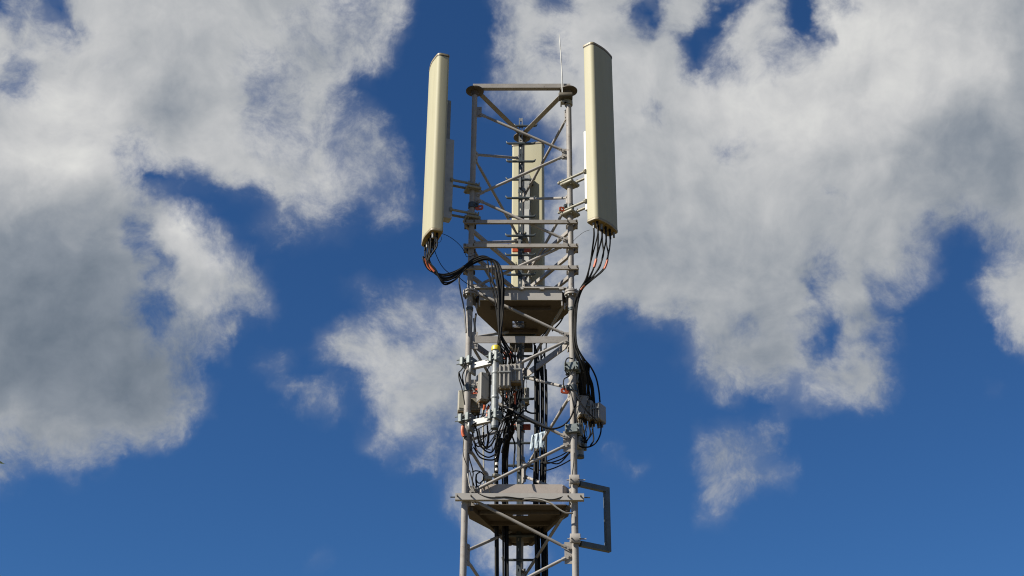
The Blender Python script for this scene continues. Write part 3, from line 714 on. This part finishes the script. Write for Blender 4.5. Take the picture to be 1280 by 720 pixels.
# ------------------------------------------------------------------ vertical equipment poles on arms
def equipment_pole(leg, px, Y, z_bot, z_top, label, cap):
    q = LEGS[leg]; c0 = at(px[0], px[1], Y); cx, cy = c0.x, c0.y
    t = thing('equipment_pole', label, 'mounting pole', (cx, cy, z_bot), 'equipment poles on arms')
    m = MB(); m.cyl((cx, cy), .034, z_bot, z_top, 20); pl = obj('pole', m, 'polegalv', t)
    if cap: m = MB(); m.tube([(cx, cy, z_top-.012), (cx, cy, z_top+.026), (cx, cy, z_top+.036)], [.041, .041, .034], 20); obj('pole_cap', m, 'yellow', t)
    m = MB(); m.tube([(cx, cy, z_bot-.004), (cx, cy, z_bot+.02)], .0375, 20); obj('pole_rim', m, 'slate', t)
    d = Vector((cx-q.x, cy-q.y, 0)); L = d.length; d.normalize(); n = Vector((-d.y, d.x, 0)); Z = Vector((0, 0, 1))
    for za in (z_top-.12, z_bot+.10):
        a = Vector((q.x, q.y, za))+d*.02; b = Vector((cx, cy, za))-d*.02
        m = MB(); m.box((a+b)/2+n*.0, ((b-a).length, .045, .055), axes=(d, n, Z)); obj('arm', m, 'galvbright', t, 0)
        # clamp blocks: one round the leg, one round the pole
        for (qx, qy, hw_, hh, zo) in ((q.x, q.y, .062, .085, .055), (cx, cy, .050, .10, .03)):
            cc = Vector((qx, qy, za+zo)); m = MB()
            for s_ in (-1, 1): m.box(cc+d*(s_*(hw_*.62)), (hw_*.66, hw_*2.3, hh), axes=(d, n, Z), bev=.006)
            for zq in (-.022, .022):
                for s_ in (-1, 1):
                    e0 = cc+Z*zq+n*(s_*hw_*.86); m.tube([e0-d*(hw_+.035), e0+d*(hw_+.02)], .006, 6); m.tube([e0-d*(hw_+.006), e0-d*(hw_-.006)], .011, 6)
            obj('clamp_block', m, 'clamp', t, 20)
        m = MB(); m.box(Vector((q.x, q.y, za-.035))+d*.05, (.02, .10, .09), axes=(d, n, Z), bev=.003); obj('arm_plate', m, 'galv', t)
    for zq in (z_bot+.30, z_top-.26):
        m = MB(); m.tube([(cx, cy, zq), (cx, cy, zq+.012), (cx, cy, zq+.024)], [.037, .041, .037], 18); obj('hose_band', m, 'polegalv', t)
    return t
zt_, zb_ = at(620, 437, -.15).z, at(618, 535.5, -.15).z
equipment_pole('L', (619, 480), -.15, zb_, zt_, 'silver pole with a yellow cap, held out on arms from the left leg', True)
zb2_ = at(725.5, 572, .30).z; 
equipment_pole('R', (725.2, 560), .30, zb2_, zb2_+.86, 'silver pole behind the right leg, its open lower end hanging clear', False)

# ------------------------------------------------------------------ filter and radio boxes
def filter_box(px, py0, py1, Y, w, d, rz, label, style, group='grey filter boxes on the mast'):
    top, bot = at(px, py0, Y), at(px, py1, Y); h = top.z-bot.z; cx, cy = top.x, top.y+d/2
    X = Vector((math.cos(rz), math.sin(rz), 0)); Yv = Vector((-math.sin(rz), math.cos(rz), 0)); Z = Vector((0, 0, 1)); c = Vector((cx, cy, bot.z+h/2))
    t = thing('filter_box', label, 'filter box', (cx, cy, bot.z), group)
    base = 'boxcream' if style == 'plain' else 'boxgrey'
    m = MB(); m.box(c, (w, d, h), axes=(X, Yv, Z), bev=.007); obj('housing', m, base, t, 20)
    m = MB(); m.box(c-Z*(h/2+.005), (w*.90, d*.90, .010), axes=(X, Yv, Z)); obj('connector_face', m, 'boxbottom', t, 0)
    for sx in (-.3, .0, .3):
        p = c+X*(sx*w)-Z*(h/2+.01); m = MB(); m.tube([p, p-Z*.022, p-Z*.023, p-Z*.05], [.014, .014, .010, .010], 8); obj('connector', m, 'dark' if sx else 'galv', t)
    if style == 'ribs':
        for sx in (-.40, -.02, .36):
            m = MB(); m.box(c+X*(sx*w)-Yv*(d/2+.009), (w*.17, .020, h*.94), axes=(X, Yv, Z), bev=.004); obj('rib', m, base, t, 20)
        m = MB(); m.box(c-Yv*(d/2+.024)+Z*(h*.14), (w*1.06, .006, .012), axes=(X, Yv, Z)); obj('strap', m, 'galv', t, 0)
    if style == 'lid':
        m = MB(); m.box(c-Yv*(d/2+.006), (w*.94, .012, h*.95), axes=(X, Yv, Z), bev=.004); lid = obj('lid', m, base, t, 20)
        for sx in (-.36, .36):
            for sz in (-.40, .40):
                p = c+X*(sx*w)+Z*(sz*h)-Yv*(d/2+.012); m = MB(); m.tube([p, p-Yv*.006], .007, 6); obj('screw', m, 'dark', lid)
        for k in range(5):
            m = MB(); m.box(c+X*(w/2+.012)+Yv*(d*(-.40+.2*k)), (.024, .010, h*.92), axes=(X, Yv, Z)); obj('cooling_fin', m, 'boxside', t, 0)
    if style == 'plain':
        m = MB(); m.box(c-Yv*(d/2+.004), (w*.8, .008, h*.8), axes=(X, Yv, Z), bev=.003); obj('lid', m, base, t, 20)
    return t
filter_box(603, 465, 500, -.07, .088, .11, R(24), 'grey box with a bolted lid and dark cooling fins, left of the yellow capped pole', 'lid')
filter_box(631.5, 455.5, 484, -.22, .108, .10, R(-4), 'ribbed grey box just right of the yellow capped pole', 'ribs')
filter_box(645.5, 454.5, 477, -.19, .105, .16, R(-4), 'ribbed grey box in front of the ladder rail, shorter of the ribbed pair', 'ribs')
filter_box(577.2, 487.5, 513, .02, .075, .10, R(6), 'pale box on the outer side of the left leg', 'plain')
filter_box(594, 491, 512, .10, .10, .12, R(6), 'pale box behind the left leg, just to its right', 'plain')
filter_box(651.5, 484, 502, .93, .165, .10, R(0), 'cream box on the rear leg, behind the ladder rungs', 'plain')
filter_box(727.5, 494, 519, .12, .10, .16, R(14), 'shaded grey box immediately right of the right leg', 'lid')
filter_box(740, 500, 523, .12, .062, .13, R(-30), 'narrow grey ribbed box in the middle of the right hand row', 'ribs')
filter_box(750, 503, 524, .10, .070, .13, R(-30), 'grey ribbed box at the outer end of the right hand row', 'ribs')
# carrier bars that tie the boxes to the poles
def solo_bar(a, b, w, h, label):
    m = MB(); m.beam(a, b, w, h); return solo('carrier_bar', m, 'galv', label, 'bracket', None, 0)
solo_bar(at(600, 482, .05), at(650, 470, -.03), .02, .03, 'steel carrier bar behind the grey boxes at the yellow capped pole')
solo_bar(at(722, 512, .24), at(752, 514, .20), .02, .03, 'steel carrier bar behind the right hand row of boxes')
solo_bar(at(574, 503, .13), at(600, 503, .13), .02, .03, 'steel carrier bar across the back of the left leg')

# ------------------------------------------------------------------ stand-off frame on the right leg
zu, zl = 6.176, 5.606
F = thing('standoff_frame', 'grey square tube frame standing out from the right leg, beside the lower platform', 'frame', (.52, 0, zl-.04))
fa = Vector((.50, -.01, 0)); fb = Vector((.822, .188, 0)); Xf = (fb-fa).normalized(); Nf = Vector((-Xf.y, Xf.x, 0)); s = .046
m = MB()
for z in (zu, zl): m.beam(fa+Xf*.055+Vector((0, 0, z)), fb-Xf*(s+.0)+Vector((0, 0, z)), s, s)
m.box(fb-Xf*(s/2-.0005)+Vector((0, 0, (zu+zl)/2)), (s-.001, s-.002, zu-zl+s), axes=(Xf, Nf, Vector((0, 0, 1))))
obj('tube_frame', m, 'framegrey', F, 0)
for z in (zu+.02, zl+.03):
    m = MB(); m.box((.5, -.048, z), (.095, .018, .085), bev=.004); m.box((.535, .0, z), (.02, .11, .075), bev=.004); m.box((.5, .048, z), (.095, .018, .085), bev=.004)
    for x in (.465, .54): m.tube([(x, -.075, z), (x, .07, z)], .007, 6)
    m.tube([(.43, -.03, z), (.60, -.03, z)], .006, 6)
    obj('leg_clamp', m, 'paint', F)

# ------------------------------------------------------------------ cables
def cable(pts, r, mname, label, group, name='cable', tapes=(), n=7, k=6, ties=()):
    p3 = spline(pts, k); r = r*rng.uniform(.85, 1.15)
    if mname == 'rubber' and rng.random() < .28: mname = 'rubberdusty'
    if not tapes and not ties:
        return solo(name, MB().tube(p3, r, n), mname, label, 'cable', group)
    lo = min(p3, key=lambda p: p.z); t = thing(name, label, 'cable', tuple(lo), group)
    obj('sheath', MB().tube(p3, r, n), mname, t)
    for f0, f1 in tapes:
        i0, i1 = int(f0*(len(p3)-1)), max(int(f0*(len(p3)-1))+1, int(f1*(len(p3)-1))); obj('tape_marker', MB().tube(p3[i0:i1+1], r*1.5, 8), 'orange', t)
    return t
def jit(p, a): return Vector(p)+Vector((rng.uniform(-a, a), rng.uniform(-a, a), rng.uniform(-a, a)))
# left antenna jumpers: down from the connectors, a hanging loop, over the beams and down in front of the platform
def ant_local(o, x, y, z):
    return o.location+Matrix.Rotation(o.rotation_euler.z, 3, 'Z') @ Vector((x, y, z))
gl = 'black jumper cables of the left antenna'
ll = 'black jumper cable looping from the left antenna over the beams to the boxes below'
for i in range(9):
    y = -.135+.27*(i//2)/4; x = RO+(.022 if i % 2 else -.022); s0 = ant_local(ANT, x, y, -.07)
    f = i/8; dr = (i*37 % 9)/8
    pts = [s0, s0+Vector((0, 0, -.10)), jit(at(529+7*f+dr, 322+3*dr, -.24), .008), jit(at(536+9*f, 336-2*f+5*dr, -.24), .008),
           jit(at(552+2*f, 342+12*dr, -.22), .008), jit(at(566+3*f, 340+11*dr, -.18), .008), jit(at(579, 333+6*dr, -.14), .004),
           jit(at(592, 324+5*dr, -.125), .004), jit(at(605+2*f, 320.5+4*dr, -.125), .004)]
    if i < 6:
        pts += [jit(at(617+4*f+dr*4, 327+2*dr, -.125), .005), jit(at(621.5+5*f+dr*6, 345, -.125), .006), jit(at(623+5*f+dr*6, 370, -.12), .006),
                jit(at(623.5+6*dr+2*f, 398, -.115), .005), jit(at(624+4*dr, 418, -.11), .005), jit(at(621+7*dr+2*f, 432, -.11), .005)]
        e = [(614, 446), (621, 440), (632, 446), (637, 448), (629, 450), (642, 446)][i]; pts += [at(e[0], e[1], -.08), at(e[0]+2*(dr-.5), e[1]+9, -.04)]
    else:
        pts += [jit(at(606+4*(i-5), 330, -.12), .004), jit(at(608+4*(i-5), 350, -.12), .004), jit(at(615+3*(i-5), 372, -.115), .004),
                jit(at(621+(i-5), 400, -.11), .004), jit(at(624+(i-5), 420, -.105), .004), at(636+3*(i-6), 444, -.06), at(638+3*(i-6), 456, -.03)]
    cable(pts, .0078, 'rubber', ll, gl, tapes=((.145, .20),) if i in (1, 4) else ())
# right antenna jumpers
gr_ = 'black jumper cables of the right antenna'
lr = 'black jumper cable running from the right antenna down the right leg'
for i in range(8):
    y = -.135+.27*(i//2)/4 if i < 8 else 0; x = RO+(.022 if i % 2 else -.022); s0 = ant_local(AR, x, y, -.07); f = (i//2)/3; dr = (i*5 % 8)/7
    ex = 739+21*f
    pts = [s0, s0+Vector((0, 0, -.10)), jit(at(740+20*f+dr, 318, -.24), .006), jit(at(737.5+17*f, 333+3*f, -.22), .006), jit(at(733+6*f+dr, 349+1*f, -.17), .005),
           jit(at(726+3*dr, 360, -.13), .005), jit(at(719.5+3.5*dr, 374, -.09), .004), jit(at(716.5+4*dr, 392, -.07), .004), jit(at(716+4*dr, 416, -.06), .004),
           jit(at(717.5+4*dr, 434, -.05), .004), jit(at(721+8*dr, 448, -.03), .006)]
    if i == 3: pts += [at(738, 458, .0), at(745, 472, .05), at(748.5, 488, .1), at(750, 503, .14)]
    else: pts += [jit(at(724+11*dr, 464, .02), .006), jit(at(726+11*dr, 482, .08), .006), at(726+12*dr, 497, .15)]
    cable(pts, .0080, 'rubber', lr, gr_, tapes=((.19, .235),) if i in (2, 6) else (((.37, .40),) if i == 7 else ()))
# thick weatherproofed tails at the right hand boxes
for i in range(6):
    x = 723.5+2.9*i; xb = (724, 727, 731, 738.5, 741, 743)[i]
    cable([at(720.5+2*i, 445+2.2*i, -.0), at(724+2.3*i+rng.uniform(-1, 1), 456, .03), at(725+2.2*i+rng.uniform(-1.3, 1.3), 468, .06), at((x+xb)/2+rng.uniform(-1, 1), 482, .1), at(xb, 499.5+1.0*i, .16)],
          .0125, 'rubber', 'thick black cable tail dropping into the right hand row of boxes', 'thick cable tails at the right hand boxes')
gd = 'black drip loops below the right hand boxes'
cable([at(751, 524, .15), at(751, 540, .15), at(746, 552, .15), at(738, 558, .15), at(728, 559, .15), at(722, 556, .2)], .008, 'rubber', 'black drip loop hanging below the outermost right hand box', gd)
cable([at(741, 524, .15), at(741, 538, .15), at(742, 550, .15), at(738, 557, .15)], .007, 'rubber', 'black cable hanging below the middle right hand box', gd)
for i in range(5):
    x = 727+2.8*i
    cable([at(x, 521, .16), at(x+rng.uniform(-2, 2), 531, .16), at(x-1+rng.uniform(-1, 4), 542, .17), at(732+rng.uniform(-4, 5), 554, .2)], .0075, 'rubber',
          'short black cable hanging between the right hand boxes and the pole end', 'short cables under the right hand boxes')
# brace-following cable
cable([at(721, 500, .02), at(718, 510, -.03), at(712, 524, -.06), at(702, 533, -.07), at(688, 536, -.06), at(672, 531, -.06), at(653, 522, -.06), at(640, 514, -.05), at(628, 508, -.03)],
      .008, 'rubber', 'black cable sagging along the diagonal brace below the grey boxes', 'loose single cables')
# feeder runs down the inside of the mast
ORD = ['first', 'second', 'third', 'fourth', 'fifth', 'sixth', 'seventh', 'eighth', 'ninth']
gf = 'black feeder cables down the inside of the mast'
for i, (x0, ya) in enumerate(((669.8, 432), (672, 440), (674, 452), (677.2, 430), (679.4, 455), (681.6, 436), (683.4, 462))):
    Y = .62+.03*(i % 2)
    a = [at(x0-1, ya, Y), at(x0+.6*rng.uniform(-1, 1), 500, Y), at(x0-1+.6*rng.uniform(-1, 1), 560, Y), at(x0-2, 620, Y), at(x0+.3, 690, Y), at(x0+.6, 760, Y)]
    cable(a, .0098 if i != 0 else .012, 'rubber', 'black feeder cable, %s from the left in the right hand run behind the braces' % ORD[i], gf, ties=())
for i, (x0, ya) in enumerate(((619, 548), (621.6, 540), (628.5, 536), (631.2, 545), (634, 550))):
    Y = .50+.02*(i % 2)
    cable([at(x0+2, ya, Y-.1), at(x0, 575, Y), at(x0, 610, Y), at(x0+.4, 660, Y), at(x0+.6, 700, Y), at(x0+.8, 760, Y)], .0105, 'rubber', 'black feeder cable, %s from the left in the left hand run below the loops' % ORD[i], gf)
for i, (x0, y0, x1, y1) in enumerate(((667, 428, 676, 470), (691, 402, 667, 431), (706, 392, 690, 414), (683, 428, 677, 448))):
    Y = .55; cable([at(x0, y0, Y), at((x0+x1)/2+2, (y0+y1)/2, Y), at(x1, y1, Y+.05)], .007, 'rubber', 'short black cable curving under the upper platform', 'short cables under the upper platform')
# tangle of loops right of the left leg
gt = 'black loops hanging beside the left leg'
lt = ['short black cable curving from the finned box to the lower pole arm', 'black cable with orange tape dropping from the finned box into a narrow loop',
      'wide black loop, second lowest in the tangle beside the left leg', 'lowest and widest black loop, reaching from the left leg to the ladder',
      'black loop starting under the lower pole arm and rising to the ribbed boxes', 'middle sized black loop ending beside the ladder rail', 'smallest black loop, right against the left leg below the lower arm',
      'black cable dipping under the ribbed boxes to the ladder', 'black cable crossing the ladder from the pole foot to the right hand run', 'black cable with orange tape dropping from the shorter ribbed box',
      'nearly straight black cable dropping from the taller ribbed box', 'black cable curling down the left edge of the ladder rail', 'short black cable hanging beside the ladder rail below the orange lug', 'short straight black cable below the silver pole']
loops = [[(606, 506), (604, 518), (598, 526), (590, 531)], [(611, 506), (609, 520), (610, 548), (607, 560), (600, 556), (596, 540), (592, 530)],
         [(593, 552), (597, 564), (606, 571), (614, 571), (621, 564), (625, 548), (630, 530), (634, 512), (634, 492)],
         [(593, 560), (600, 571), (611, 575.5), (620, 572), (626, 558), (633, 540), (640, 520), (647, 500), (650, 486)],
         [(598, 536), (602, 553), (608, 559.5), (614, 555), (619, 545), (624, 531), (628, 514), (629, 492)],
         [(596, 545), (603, 560), (612, 566), (618, 560), (622, 545), (626, 533), (632, 523), (642, 519)],
         [(605, 540), (604, 552), (598, 558), (593, 552), (591, 540)],
         [(626, 508), (634, 516), (645, 512), (651, 500), (652, 486)], [(624, 522), (634, 524), (645, 522), (655, 514), (664, 517), (670, 516)],
         [(643, 490), (644, 505), (640, 520), (634, 536), (630, 552), (627, 566)], [(637, 492), (638, 512), (636, 530), (634, 550)],
         [(653, 478), (652, 496), (648, 504), (641, 512)], [(640, 545), (644, 556), (643, 570), (642, 584)], [(611, 540), (610, 552), (608, 562)]]
for i, lpn in enumerate(loops):
    Y = -.06+.10*(i % 4)*.4; n_ = len(lpn)
    cable([jit(at(x, y, Y+.03*math.sin(j*1.7+i)), .004) for j, (x, y) in enumerate(lpn)], .0072, 'rubber', lt[i], gt, tapes=((.04, .20),) if i in (0, 1, 9) else ())
# clutter of bundled black tails between boxes
for i in range(9):
    x = 627+2.9*i
    cable([at(x, 486+rng.uniform(-3, 2), .03), at(x+rng.uniform(-3, 3), 500, .04), at(x+rng.uniform(-4, 3), 516, .06), at(634+rng.uniform(-4, 8), 538, .2), at(632+rng.uniform(-3, 4), 560, .36), at(631+rng.uniform(-3, 3), 590, .48)],
          .0085, 'rubber', 'black cable tail dropping from the ribbed boxes into the left hand run', 'cable tails below the ribbed boxes', tapes=((.06, .17),) if i in (2, 6) else ())
for i in range(7):
    x = 626+3.6*i
    cable([at(x+1, 434+rng.uniform(-3, 3), .10), at(x+rng.uniform(-4, 3), 444, .08), at(x+rng.uniform(-2, 2), 455, .05)], .008, 'rubber', 'short black cable entering the top of the ribbed boxes', 'cables entering the ribbed boxes', tapes=((.3, .75),) if i in (1, 3) else ())
# left leg outer cables
go_ = 'cables along the outside of the left leg'
cable([at(574.5, 341, -.1), at(574, 352, -.08), at(576, 366, -.06), at(579, 380, -.05), at(581, 396, -.05), at(582.5, 416, -.05)], .009, 'rubbergrey', 'grey cable hugging the outer side of the left leg beside the flange', go_)
cable([at(582, 452, -.05), at(577, 462, -.08), at(573.5, 466, -.08), at(574, 474, -.08), at(577, 484, -.07), at(579, 494, -.07), at(581, 506, -.06)], .006, 'rubber', 'thin black cable bowing out left of the left leg', go_)
cable([at(573.5, 465, -.08), at(576, 473, -.06), at(580, 482, -.05), at(578, 470, -.04), at(582, 460, -.04)], .006, 'rubber', 'thin black cable curling at the left leg above the pale box', go_)
cable([at(595, 392, .08), at(593.5, 405, .08), at(594.5, 418, .08)], .009, 'rubber', 'black cable inside the left leg below the upper platform', go_)
cable([at(592, 398, .04), at(593, 409, .04), at(592, 421, .04)], .007, 'conduit', 'pale cable inside the left leg below the upper platform', go_)
gth = 'thin black wires'
cable([at(551.5, 291.5, -.15), at(560, 295, -.13), at(569, 301, -.1), at(577, 309, -.07), at(581, 316, -.05), at(584, 321, -.05), at(592, 319.5, -.05)], .0028, 'rubber', 'thin black wire arching from the left antenna to the left leg', gth)
cable([at(541.5, 305, -.2), at(545, 318, -.18), at(552, 332, -.16), at(561, 341, -.14), at(571, 345, -.13), at(583, 354, -.1), at(600, 364, -.12), at(612, 375, -.12), at(622, 386, -.12)], .0034, 'rubber', 'thin black wire crossing the upper platform fascia diagonally', gth)
cable([at(737, 287.5, -.15), at(730, 290, -.1), at(722, 296, -.06), at(716, 302, -.05)], .0022, 'rubber', 'thin black wire from the right antenna to the right leg', gth)
cable([at(549, 292, -.17), at(552, 298, -.17), at(549, 303, -.17), at(545, 301, -.17), at(548, 296, -.18), at(544, 306, -.18), at(540, 314, -.2)], .0022, 'rubber', 'thin curled black wire under the left antenna', gth)
for i, q in enumerate(([(713, 562), (702, 569), (690, 574), (682, 577)], [(713, 564), (703, 573), (690, 578), (680, 580)], [(713, 565), (699, 579), (686, 578), (676, 578)], [(713, 575), (702, 581), (690, 586), (680, 588), (664, 586), (656, 578), (653, 570)])):
    cable([at(x, y, .02+.2*j) for j, (x, y) in enumerate(q)], .0062, 'rubber', 'black wire sagging between the right leg and the feeder run', 'wires sagging from the right leg to the feeder run')
cable([at(716, 448.5, -.06), at(710, 447.5, -.08), at(707, 452, -.08), at(707, 464, -.07), at(711, 470, -.05), at(705, 474, -.05), at(704.5, 482, -.05), at(706, 487, -.04)], .0055, 'rubber', 'thin black wire looping left of the right leg clamp', gth)
cable([at(722, 452, -.05), at(716, 462, -.07), at(711, 470, -.07), at(707, 468, -.07)], .0055, 'rubber', 'thin black wire crossing the right leg clamp', gth)
cable([at(718, 566, -.05), at(717, 580, -.05), at(715.5, 592, -.05), at(715, 605, -.05)], .0035, 'rubber', 'thin black wire running down the face of the right leg', gth)
cable([at(580.3, 545, -.05), at(579, 558, -.06), at(579.5, 570, -.06), at(583, 580, -.05), at(587, 590, -.05)], .0035, 'rubber', 'thin black wire running down the face of the left leg', gth)
# pale pole beside the loops and the wires lying along the lower platform
m = MB(); m.tube([at(603.5, 494, .40), at(604.8, 604, .40)], .0075, 8); solo('conduit_pipe', m, 'boxcream', 'slim cream pipe standing behind the tangle of loops', 'pipe')
gw = 'wires lying along the lower platform'
cable([at(587, 588, -.05), at(590, 600, -.05), at(592, 610, -.07), at(600, 618, -.075), at(614, 622, -.08), at(632, 621, -.08), at(650, 623, -.085), at(668, 622.5, -.085), at(690, 624.5, -.085), at(706, 620, -.07)], .0055, 'rubber', 'dark wire lying along the top of the lower platform rail', gw)
cable([at(593, 613, -.06), at(602, 620, -.06), at(616, 621, -.07), at(640, 622, -.085), at(660, 626, -.085), at(680, 628, -.09)], .005, 'rubber', 'dark wire drooping in front of the lower platform rail', gw)
cable([at(655, 624, -.09), at(672, 624, -.09), at(688, 629, -.095), at(698, 636, -.09), at(707, 641, -.08), at(716, 641.5, -.05)], .0075, 'conduit', 'pale cable swinging from the lower platform rail to the right leg', gw)
cable([at(609, 605, .0), at(612, 614, -.03), at(615, 622, -.06)], .005, 'rubber', 'short dark wire over the left end of the toe board', gw)
gx = 'wires in the clutter above the lower platform'
cable([at(585.8, 566, -.03), at(587, 574, -.03), at(590, 584, -.02), at(591.5, 592, 0), at(590.5, 600, 0), at(592.5, 607, .02), at(592, 612, .02)], .006, 'rubber', 'knotted dark wire hanging at the left end of the toe board', gx)
cable([at(590, 590, .0), at(595, 588.5, .03), at(601, 590, .06), at(604.5, 594, .08), at(604, 600, .08), at(599, 604, .06), at(595.5, 600, .04), at(596, 593, .04), at(600, 590, .05)], .0055, 'rubber', 'coiled dark wire behind the left end of the toe board', gx)
cable([at(595.5, 593, .05), at(595, 600, .05), at(596, 608, .05), at(598, 614, .05)], .0075, 'rubber', 'thick dark wire dropping through the coil by the left leg', gx)
cable([at(601, 591, .1), at(606, 589, .1), at(610, 593, .1), at(608, 600, .1), at(602, 602, .1), at(600, 610, .1)], .005, 'conduit', 'pale wire twisted through the coil by the left leg', gx)
cable([at(584.5, 592, -.05), at(585.5, 598, -.055), at(586.5, 604, -.055), at(588, 610, -.06), at(592, 615, -.06)], .006, 'conduit', 'pale wire taped to the face of the left leg above the platform', gx)
m = MB(); q = at(609, 598, .12); m.box(q, (.085, .06, .035), .3, bev=.005); m.box(q+Vector((.085, -.01, .022)), (.075, .05, .03), .5, bev=.005); m.box(q+Vector((.0, .03, -.06)), (.02, .02, .10))
solo('cable_gland', m, 'boxcream', 'small pale cable gland among the wires at the left end of the toe board', 'cable gland', None, 20)
cable([at(578.5, 531, -.03), at(577.8, 537, -.04), at(578.5, 543, -.04), at(580.5, 546, -.04), at(583, 545, -.04)], .0085, 'rubber', 'short black cable with an orange tape, left of the left leg', gth, tapes=((.12, .7),))
cable([at(619.5, 590, .46), at(622, 574, .42), at(624, 562, .36), at(627, 548, .26)], .012, 'rubber', 'thick black cable banded with pale rings, above the toe board', gx)
for yy in (573, 580, 587):
    p0 = at(621, yy, .43); mm = MB(); mm.tube([p0-Vector((0, 0, .012)), p0+Vector((0, 0, .012))], .0175, 10); solo('cable_marker', mm, 'white', 'pale marker ring on the thick black cable, %s of three' % {573: 'uppermost', 580: 'middle', 587: 'lowest'}[yy], 'marker ring')
# ------------------------------------------------------------------ torn plastic sheet
c = at(671.5, 553, .52); m = MB(); nx, ny = 13, 11; vs = []
for j in range(ny):
    for i in range(nx):
        u, v = i/(nx-1)-.5, j/(ny-1)-.5                       # v runs upward; gathered at the top right, frayed along the foot
        wdt = .150*(1-.30*(v+.5)); fray = .016*math.sin(i*2.3)+.012*math.sin(i*5.1) if j == 0 else 0
        vs.append((c.x+u*wdt+.028*(v+.5)*(.5+u), c.y-.02+.005*math.sin(u*19+v*2)+.003*math.sin(u*41+v*5), c.z+v*.135+.045*(u+.5)*(v+.5)-.03*(.5-u)*(.5-v)*.6+fray))
m.add(vs, [(j*nx+i, j*nx+i+1, (j+1)*nx+i+1, (j+1)*nx+i) for j in range(ny-1) for i in range(nx-1)])
ps = solo('plastic_sheet', m, 'plasticblue', 'torn blue and white plastic sheet caught on the black feeder run', 'plastic sheet')
sm = ps.modifiers.new('thickness', 'SOLIDIFY'); sm.thickness = .0015

# ------------------------------------------------------------------ thin tangled wires between the boxes and the legs
gz = 'thin tangled wires among the boxes'
anch = [(612, 456), (628, 489), (634, 488), (642, 480), (650, 480), (598, 503), (606, 504), (590, 540), (592, 520), (594, 556), (604, 562), (622, 545), (640, 540), (655, 508), (662, 505), (640, 452), (656, 470)]
for i in range(18):
    a_, b_ = rng.sample(anch, 2); sag = rng.uniform(4, 20); Y = rng.uniform(-.12, .22)
    pts = [at(a_[0], a_[1], Y)]
    for f in (.25, .5, .75): pts.append(at(a_[0]+(b_[0]-a_[0])*f+rng.uniform(-4, 4), a_[1]+(b_[1]-a_[1])*f+sag*(1-abs(f-.5)*2.2)+rng.uniform(-2, 2), Y+rng.uniform(-.03, .03)))
    pts.append(at(b_[0], b_[1], Y))
    cable(pts, rng.choice((.0032, .0042, .005)), rng.choice(('rubber', 'rubber', 'rubberdusty', 'rubbergrey')), 'thin wire slung through the tangle among the grey boxes', gz)
gzr = 'thin tangled wires at the right leg'
anr = [(718, 452), (724, 470), (728, 494), (736, 498), (712, 480), (716, 512), (728, 524), (737, 524), (747, 527), (727, 550), (720, 545), (734, 546)]
for i in range(10):
    a_, b_ = rng.sample(anr, 2); Y = rng.uniform(-.05, .14)
    pts = [at(a_[0], a_[1], Y), at((a_[0]+b_[0])/2+rng.uniform(-4, 5), (a_[1]+b_[1])/2+rng.uniform(0, 9), Y-.03), at(b_[0], b_[1], Y)]
    cable(pts, rng.choice((.0032, .0045)), 'rubber', 'thin wire slung between the right leg and its boxes', gzr)

# ------------------------------------------------------------------ young tree whose outermost twig reaches into the view on the left
tip = at(4.5, 577.5, -6.0); tx = tip.x-1.25
TR = thing('young_tree', 'young leafy tree, only one dark twig tip showing at the left edge', 'tree', (tx, -6.0, 0))
top_z = tip.z-.15
m = MB(); m.tube(spline([(tx, -6, 0), (tx-.05, -6.02, top_z*.35), (tx+.02, -5.97, top_z*.7), (tx, -6, top_z)], 5), [.055-.0025*i for i in range(16)], 10)
limbs = [((tx+.01, -5.98, top_z*.8), (tx+.6, -5.99, top_z*.95), tuple(tip-Vector((.05, 0, .0))))]
for k in range(9):
    a = k*2.4+.8; L = .55+.15*(k % 3); z0 = top_z*(.55+.045*k)
    e = (tx+min(L*math.cos(a), .55), -6+L*math.sin(a), z0+.35); limbs.append(((tx, -6, z0), (tx+min(L*.5*math.cos(a), .3), -6+L*.5*math.sin(a), z0+.22), e))
for l in limbs:
    p = spline(l, 5); m.tube(p, [.016-.0125*i/(len(p)-1) for i in range(len(p))], 6)
obj('trunk', m, 'bark', TR)
m = MB()
def leaf(c, d, n, L):
    d = d.normalized(); n = (n-d*n.dot(d)).normalized(); w = d.cross(n)
    m.add([c, c+d*L*.35+w*L*.24+n*.008, c+d*L*.75+w*L*.17, c+d*L, c+d*L*.75-w*L*.17, c+d*L*.35-w*L*.24+n*.008], [(0, 1, 2, 3), (0, 3, 4, 5)])
for l in limbs[1:]+[tuple(limbs[0][:2])+((tx+.85, -5.99, top_z*.97),)]:
    p = spline(l, 8)
    for q in p[4:]:
        for j in range(7):
            dv = Vector((rng.uniform(-1, .6), rng.uniform(-1, 1), rng.uniform(-.5, .8))); leaf(q+dv*.06, dv, Vector((rng.uniform(-1, 1), rng.uniform(-1, 1), 1)), rng.uniform(.07, .11))
leaf(tip-Vector((.045, 0, .0)), Vector((1, .1, -.15)), Vector((.2, -.6, 1)), .055); leaf(tip-Vector((.05, 0, .005)), Vector((1, -.2, -.75)), Vector((.3, -.7, 1)), .050)
obj('crown', m, 'leaf', TR, 0)
